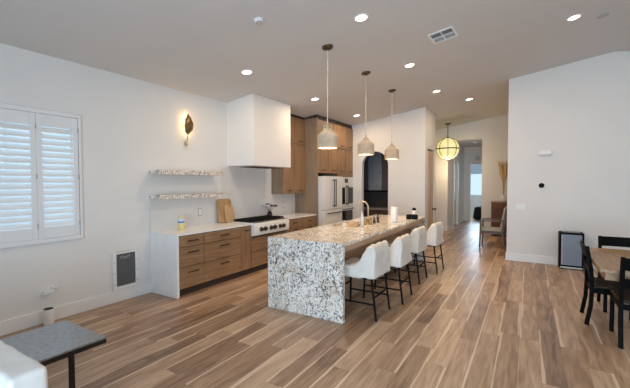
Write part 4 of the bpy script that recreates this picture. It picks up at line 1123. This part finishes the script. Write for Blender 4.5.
MB().box(px_ - 0.09, px_ + 0.26, py_ - 0.26, py_ + 0.26, 0, 0.04).build('base', M['black_wood'], t, bevel=0.006)
def dining_chair():
    """faces +Y; origin between the back legs"""
    t_ = thing('dining_chair', '', 'chair', (0, 0, 0), group='black chairs around the dining table')
    hw = 0.215
    for s in (-1, 1):
        pts_ = [(s * hw, 0.0, 0.0), (s * hw, 0.035, 0.22), (s * hw, 0.045, 0.44), (s * hw, 0.03, 0.66), (s * hw, -0.012, 0.905)]
        m_ = MB()
        for p_, q_ in zip(pts_, pts_[1:]): m_.beam(p_, q_, 0.035, 0.04, (0, 1, 0))
        m_.build('back_leg', M['black_wood'], t_, local=True)
        MB().beam((s * (hw - 0.002), 0.475, 0), (s * (hw - 0.002), 0.47, 0.43), 0.036, 0.036, (0, 1, 0)).build('front_leg', M['black_wood'], t_, local=True)
        MB().box(s * hw - 0.011, s * hw + 0.011, 0.06, 0.455, 0.375, 0.43).build('side_rail', M['black_wood'], t_, local=True)
    def slat(z0, z1, name='back_slat'):
        f_ = lambda z: 0.03 - (z - 0.66) / 0.245 * 0.042 if z > 0.66 else 0.045 - (z - 0.44) / 0.22 * 0.015
        vs_ = []; n_ = 8
        for k_ in range(n_ + 1):
            x_ = -hw + 2 * hw * k_ / n_; bow = -0.018 * (1 - (x_ / hw) ** 2)
            for z_, th in ((z0, -.009), (z0, .009), (z1, .009), (z1, -.009)): vs_.append((x_, f_(z_) + bow + th, z_))
        fs_ = [(0, 1, 2, 3), (n_ * 4 + 3, n_ * 4 + 2, n_ * 4 + 1, n_ * 4)]
        for k_ in range(n_):
            for e_ in range(4): fs_.append((k_ * 4 + e_, (k_ + 1) * 4 + e_, (k_ + 1) * 4 + (e_ + 1) % 4, k_ * 4 + (e_ + 1) % 4))
        MB().add(vs_, fs_).build(name, M['black_wood'], t_, local=True)
    slat(0.775, 0.90); slat(0.60, 0.69)
    MB().box(-hw + 0.018, hw - 0.018, 0.462, 0.482, 0.375, 0.43).build('front_rail', M['black_wood'], t_, local=True)
    MB().box(-hw + 0.018, hw - 0.018, 0.035, 0.055, 0.375, 0.43).build('rear_rail', M['black_wood'], t_, local=True)
    MB().prism([(-hw - 0.005, 0.07), (hw + 0.005, 0.07), (hw + 0.02, 0.49), (-hw - 0.02, 0.49)], 'Z', 0.43, 0.468).build('seat', M['seat_brown'], t_, local=True, bevel=0.012)
    return t_
c0 = dining_chair()
for i, (x, y, rz, lab) in enumerate(((1.015, 4.495, 0, 'black dining chair with brown seat seen from behind at the near table end'),
                                     (0.592, 5.28, -PI / 2, 'black dining chair seen edge-on at the table side toward the kitchen'),
                                     (1.06, 6.14, PI, 'black dining chair across the table, nearest the white wall'))):
    o = c0 if i == 0 else copy_tree(c0)
    o.location = (x, y, 0); o.rotation_euler = (0, 0, rz); o['label'] = lab

# ------------------------------------------------------------------ entry: armchair, chest, dried grass
t = thing('armchair', 'wooden-framed armchair with grey upholstery in front of the carved chest', 'armchair', (-0.78, 10.08, 0), (0, 0, 0))
# faces -X; local
MB().box(-0.25, 0.24, -0.245, 0.245, 0.36, 0.475).build('seat', M['linen_grey'], t, local=True, bevel=0.025)
loft([(0.17, 0.47), (0.25, 0.47), (0.33, 1.02), (0.27, 1.03)], -0.25, 0.25, 0.03, 8, 40).build('backrest', M['linen_grey'], t, local=True)
for s in (-1, 1):
    MB().beam((-0.27, s * 0.285, 0), (-0.25, s * 0.285, 0.66), 0.04, 0.045, (0, 1, 0)).build('front_leg', M['frame_wood'], t, local=True)
    MB().beam((0.28, s * 0.26, 0), (0.23, s * 0.26, 0.42), 0.04, 0.045, (0, 1, 0)).beam((0.23, s * 0.26, 0.42), (0.325, s * 0.26, 1.03), 0.04, 0.04, (0, 1, 0)).build('back_leg', M['frame_wood'], t, local=True)
    MB().beam((-0.27, s * 0.285, 0.67), (0.27, s * 0.265, 0.69), 0.05, 0.03).build('armrest', M['frame_wood'], t, local=True)
    MB().beam((-0.25, s * 0.272, 0.39), (0.24, s * 0.262, 0.39), 0.03, 0.07).build('side_rail', M['frame_wood'], t, local=True)
MB().box(-0.275, -0.245, -0.265, 0.265, 0.355, 0.425).build('front_rail', M['frame_wood'], t, local=True)

t = thing('chest_of_drawers', 'dark brown chest with scale-carved fronts against the far wall', 'chest', (-0.40, 12.2, 0))
MB().box(-0.97, 0.12, 11.97, 12.46, 0.10, 1.03).build('carcass', M['chest'], t)
MB().box(-0.99, 0.14, 11.95, 12.47, 1.03, 1.06).build('top', M['chest_top'], t, bevel=0.004)
for i in range(4):
    z0 = 0.13 + i * 0.222
    o = MB().box(-0.95, 0.10, 11.95, 11.97, z0, z0 + 0.21).build('drawer', M['chest'], t)
    MB().lathe((0, 0, 0), [(0.012, 0), (0.016, 0.01), (0.0, 0.014)], 10).build('knob', M['old_brass'], o, local=True).location = (-0.025, -0.256, z0 + 0.1)
for x in (-0.94, 0.09):
    for y in (12.0, 12.43): MB().box(x - 0.03, x + 0.03, y - 0.03, y + 0.03, 0, 0.10).build('foot', M['frame_wood'], t)
t = thing('pampas_vase', 'slim cream vase standing on the carved chest', 'vase', (-0.66, 12.15, 1.0605))
MB().lathe((0, 0, 0), [(0.055, 0), (0.065, 0.01), (0.075, 0.08), (0.05, 0.15), (0.035, 0.18), (0.042, 0.20), (0.036, 0.198), (0.03, 0.18)], 22).build('body', M['ceramic'], t, local=True)
random.seed(11)
for i in range(11):
    a = 2.4 * i; sp = 0.04 + 0.15 * (i / 11)
    tx, ty = sp * math.cos(a), sp * math.sin(a) * 0.8
    hgt = 1.19 + random.uniform(-0.13, 0.04)
    o = thing('pampas_frond', 'dried tan pampas stem in the vase on the carved chest', 'dried grass', (-0.66, 12.15, 1.10), group='dried pampas stems in the vase'); o['kind'] = 'thing'
    P = lambda s: (tx * (0.06 + 0.94 * s * s), ty * (0.06 + 0.94 * s * s), hgt * s)
    MB().tube([P(k / 6) for k in range(5)], 0.004, 6).build('stalk', M['pampas'], o, local=True)
    pl = MB(); n_ = 10
    pl.tube([P(0.5 + 0.5 * k / n_) for k in range(n_ + 1)], [0.004 + 0.03 * math.sin(PI * min(1, (k / n_) ** 0.8)) for k in range(n_ + 1)], 7)
    for k in range(26):
        s = random.uniform(0.52, 0.98); b_ = Vector(P(s)); w_ = random.uniform(0, 6.28)
        e_ = b_ + Vector((0.045 * math.cos(w_), 0.045 * math.sin(w_), random.uniform(0.02, 0.09)))
        pl.tube([b_, (b_ + e_) / 2 + Vector((0, 0, .012)), e_], [0.006, 0.004, 0.001], 4)
    pl.build('plume', M['pampas'], o, local=True)

# ------------------------------------------------------------------ hall end
t = thing('recliner_chair', 'black leather recliner in the bluish room beyond the hall', 'armchair', (-1.75, 17.3, 0))
loft([(-0.30, 0.08), (0.28, 0.08), (0.28, 0.44), (-0.30, 0.46)], -0.25, 0.25, 0.05, 8, 40).build('seat', M['recliner'], t, local=True)
loft([(0.02, 0.4), (0.28, 0.4), (0.34, 0.88), (0.12, 0.92)], -0.25, 0.25, 0.06, 8, 40).build('backrest', M['recliner'], t, local=True)
for s in (-1, 1):
    loft([(-0.36, 0.04), (0.30, 0.04), (0.30, 0.60), (-0.28, 0.58)], s * 0.34 - 0.09, s * 0.34 + 0.09, 0.05, 6, 40).build('arm', M['recliner'], t, local=True)
MB().box(-0.28, 0.26, -0.3, 0.3, 0, 0.09).build('base', M['black'], t, local=True)
t = thing('wall_vent', 'small white framed return vent above the doorway at the hall end', 'air vent', (-1.83, 16.0, 2.66))
m = MB().box(-1.95, -1.70, 15.985, 16.0, 2.77, 2.80).box(-1.95, -1.70, 15.985, 16.0, 2.52, 2.55).box(-1.95, -1.92, 15.985, 16.0, 2.55, 2.77).box(-1.73, -1.70, 15.985, 16.0, 2.55, 2.77)
m.build('frame', M['white_plastic'], t)
for i in range(5):
    MB().box(-1.92, -1.73, 15.988, 16.0, 2.565 + i * 0.04, 2.585 + i * 0.04).build('slat', M['grey_plastic'], t)
disc_t = thing('smoke_detector', 'small smoke detector on the hall ceiling beyond the globe', 'smoke detector', (-1.7, 14.0, 3.12))
MB().lathe((0, 0, 0), [(0, -0.035), (0.05, -0.033), (0.065, -0.02), (0.07, 0)], 20).build('cover', M['white_plastic'], disc_t, local=True)

# ------------------------------------------------------------------ near corner: sofa and side table
t = thing('side_table', 'low grey stone-topped side table with dark frame by the cream sofa', 'side table', (-2.98, 1.15, 0))
ZT = 0.50
MB().box(-3.295, -2.672, 0.80, 1.40, ZT - 0.012, ZT).build('tabletop', M['stone_top'], t)
f = MB(); z0, z1 = ZT - 0.045, ZT - 0.0125
f.box(-3.295, -3.27, 0.80, 1.40, z0, z1).box(-2.697, -2.672, 0.80, 1.40, z0, z1).box(-3.27, -2.697, 0.80, 0.825, z0, z1).box(-3.27, -2.697, 1.375, 1.40, z0, z1)
f.build('frame', M['table_frame'], t)
for x in (-3.2835, -2.6845):
    MB().box(x - 0.0115, x + 0.0115, 1.155, 1.185, 0.015, z0).build('leg', M['table_frame'], t)
MB().box(-3.295, -2.672, 1.13, 1.21, 0, 0.015).build('foot_bar', M['table_frame'], t)

t = thing('sofa', 'cream leather sofa arm in the corner beside the stone-topped table', 'sofa', (-2.55, -0.2, 0))
def rbox(x0, x1, y0, y1, z0, z1, name, mat, rnd=0.05, wob=0.004):
    r_ = rnd
    prof_ = [(x0, z0), (x1, z0), (x1, z1 - r_), (x1 - r_ * .3, z1 - r_ * .3), (x1 - r_, z1), (x0 + r_, z1), (x0 + r_ * .3, z1 - r_ * .3), (x0, z1 - r_)]
    return loft(prof_, y0, y1, rnd, 14, 260, wob).build(name, mat, t)
rbox(-3.05, -2.05, 0.63, 0.79, 0.05, 0.725, 'arm', M['sofa'], 0.022)
rbox(-3.05, -2.05, -1.75, -1.58, 0.05, 0.715, 'arm', M['sofa'], 0.035)
rbox(-3.25, -2.95, -1.75, 0.78, 0.05, 0.74, 'backrest', M['sofa'], 0.06)
rbox(-2.96, -2.03, -1.56, 0.61, 0.10, 0.30, 'base', M['sofa'], 0.03)
rbox(-2.94, -2.00, -0.47, 0.61, 0.30, 0.46, 'seat_cushion', M['sofa'], 0.05)
rbox(-2.94, -2.00, -1.56, -0.49, 0.30, 0.46, 'seat_cushion', M['sofa'], 0.05)
for x in (-3.15, -2.12):
    for y in (-1.66, 0.70): MB().box(x - 0.03, x + 0.03, y - 0.03, y + 0.03, 0, 0.06).build('foot', M['table_frame'], t)
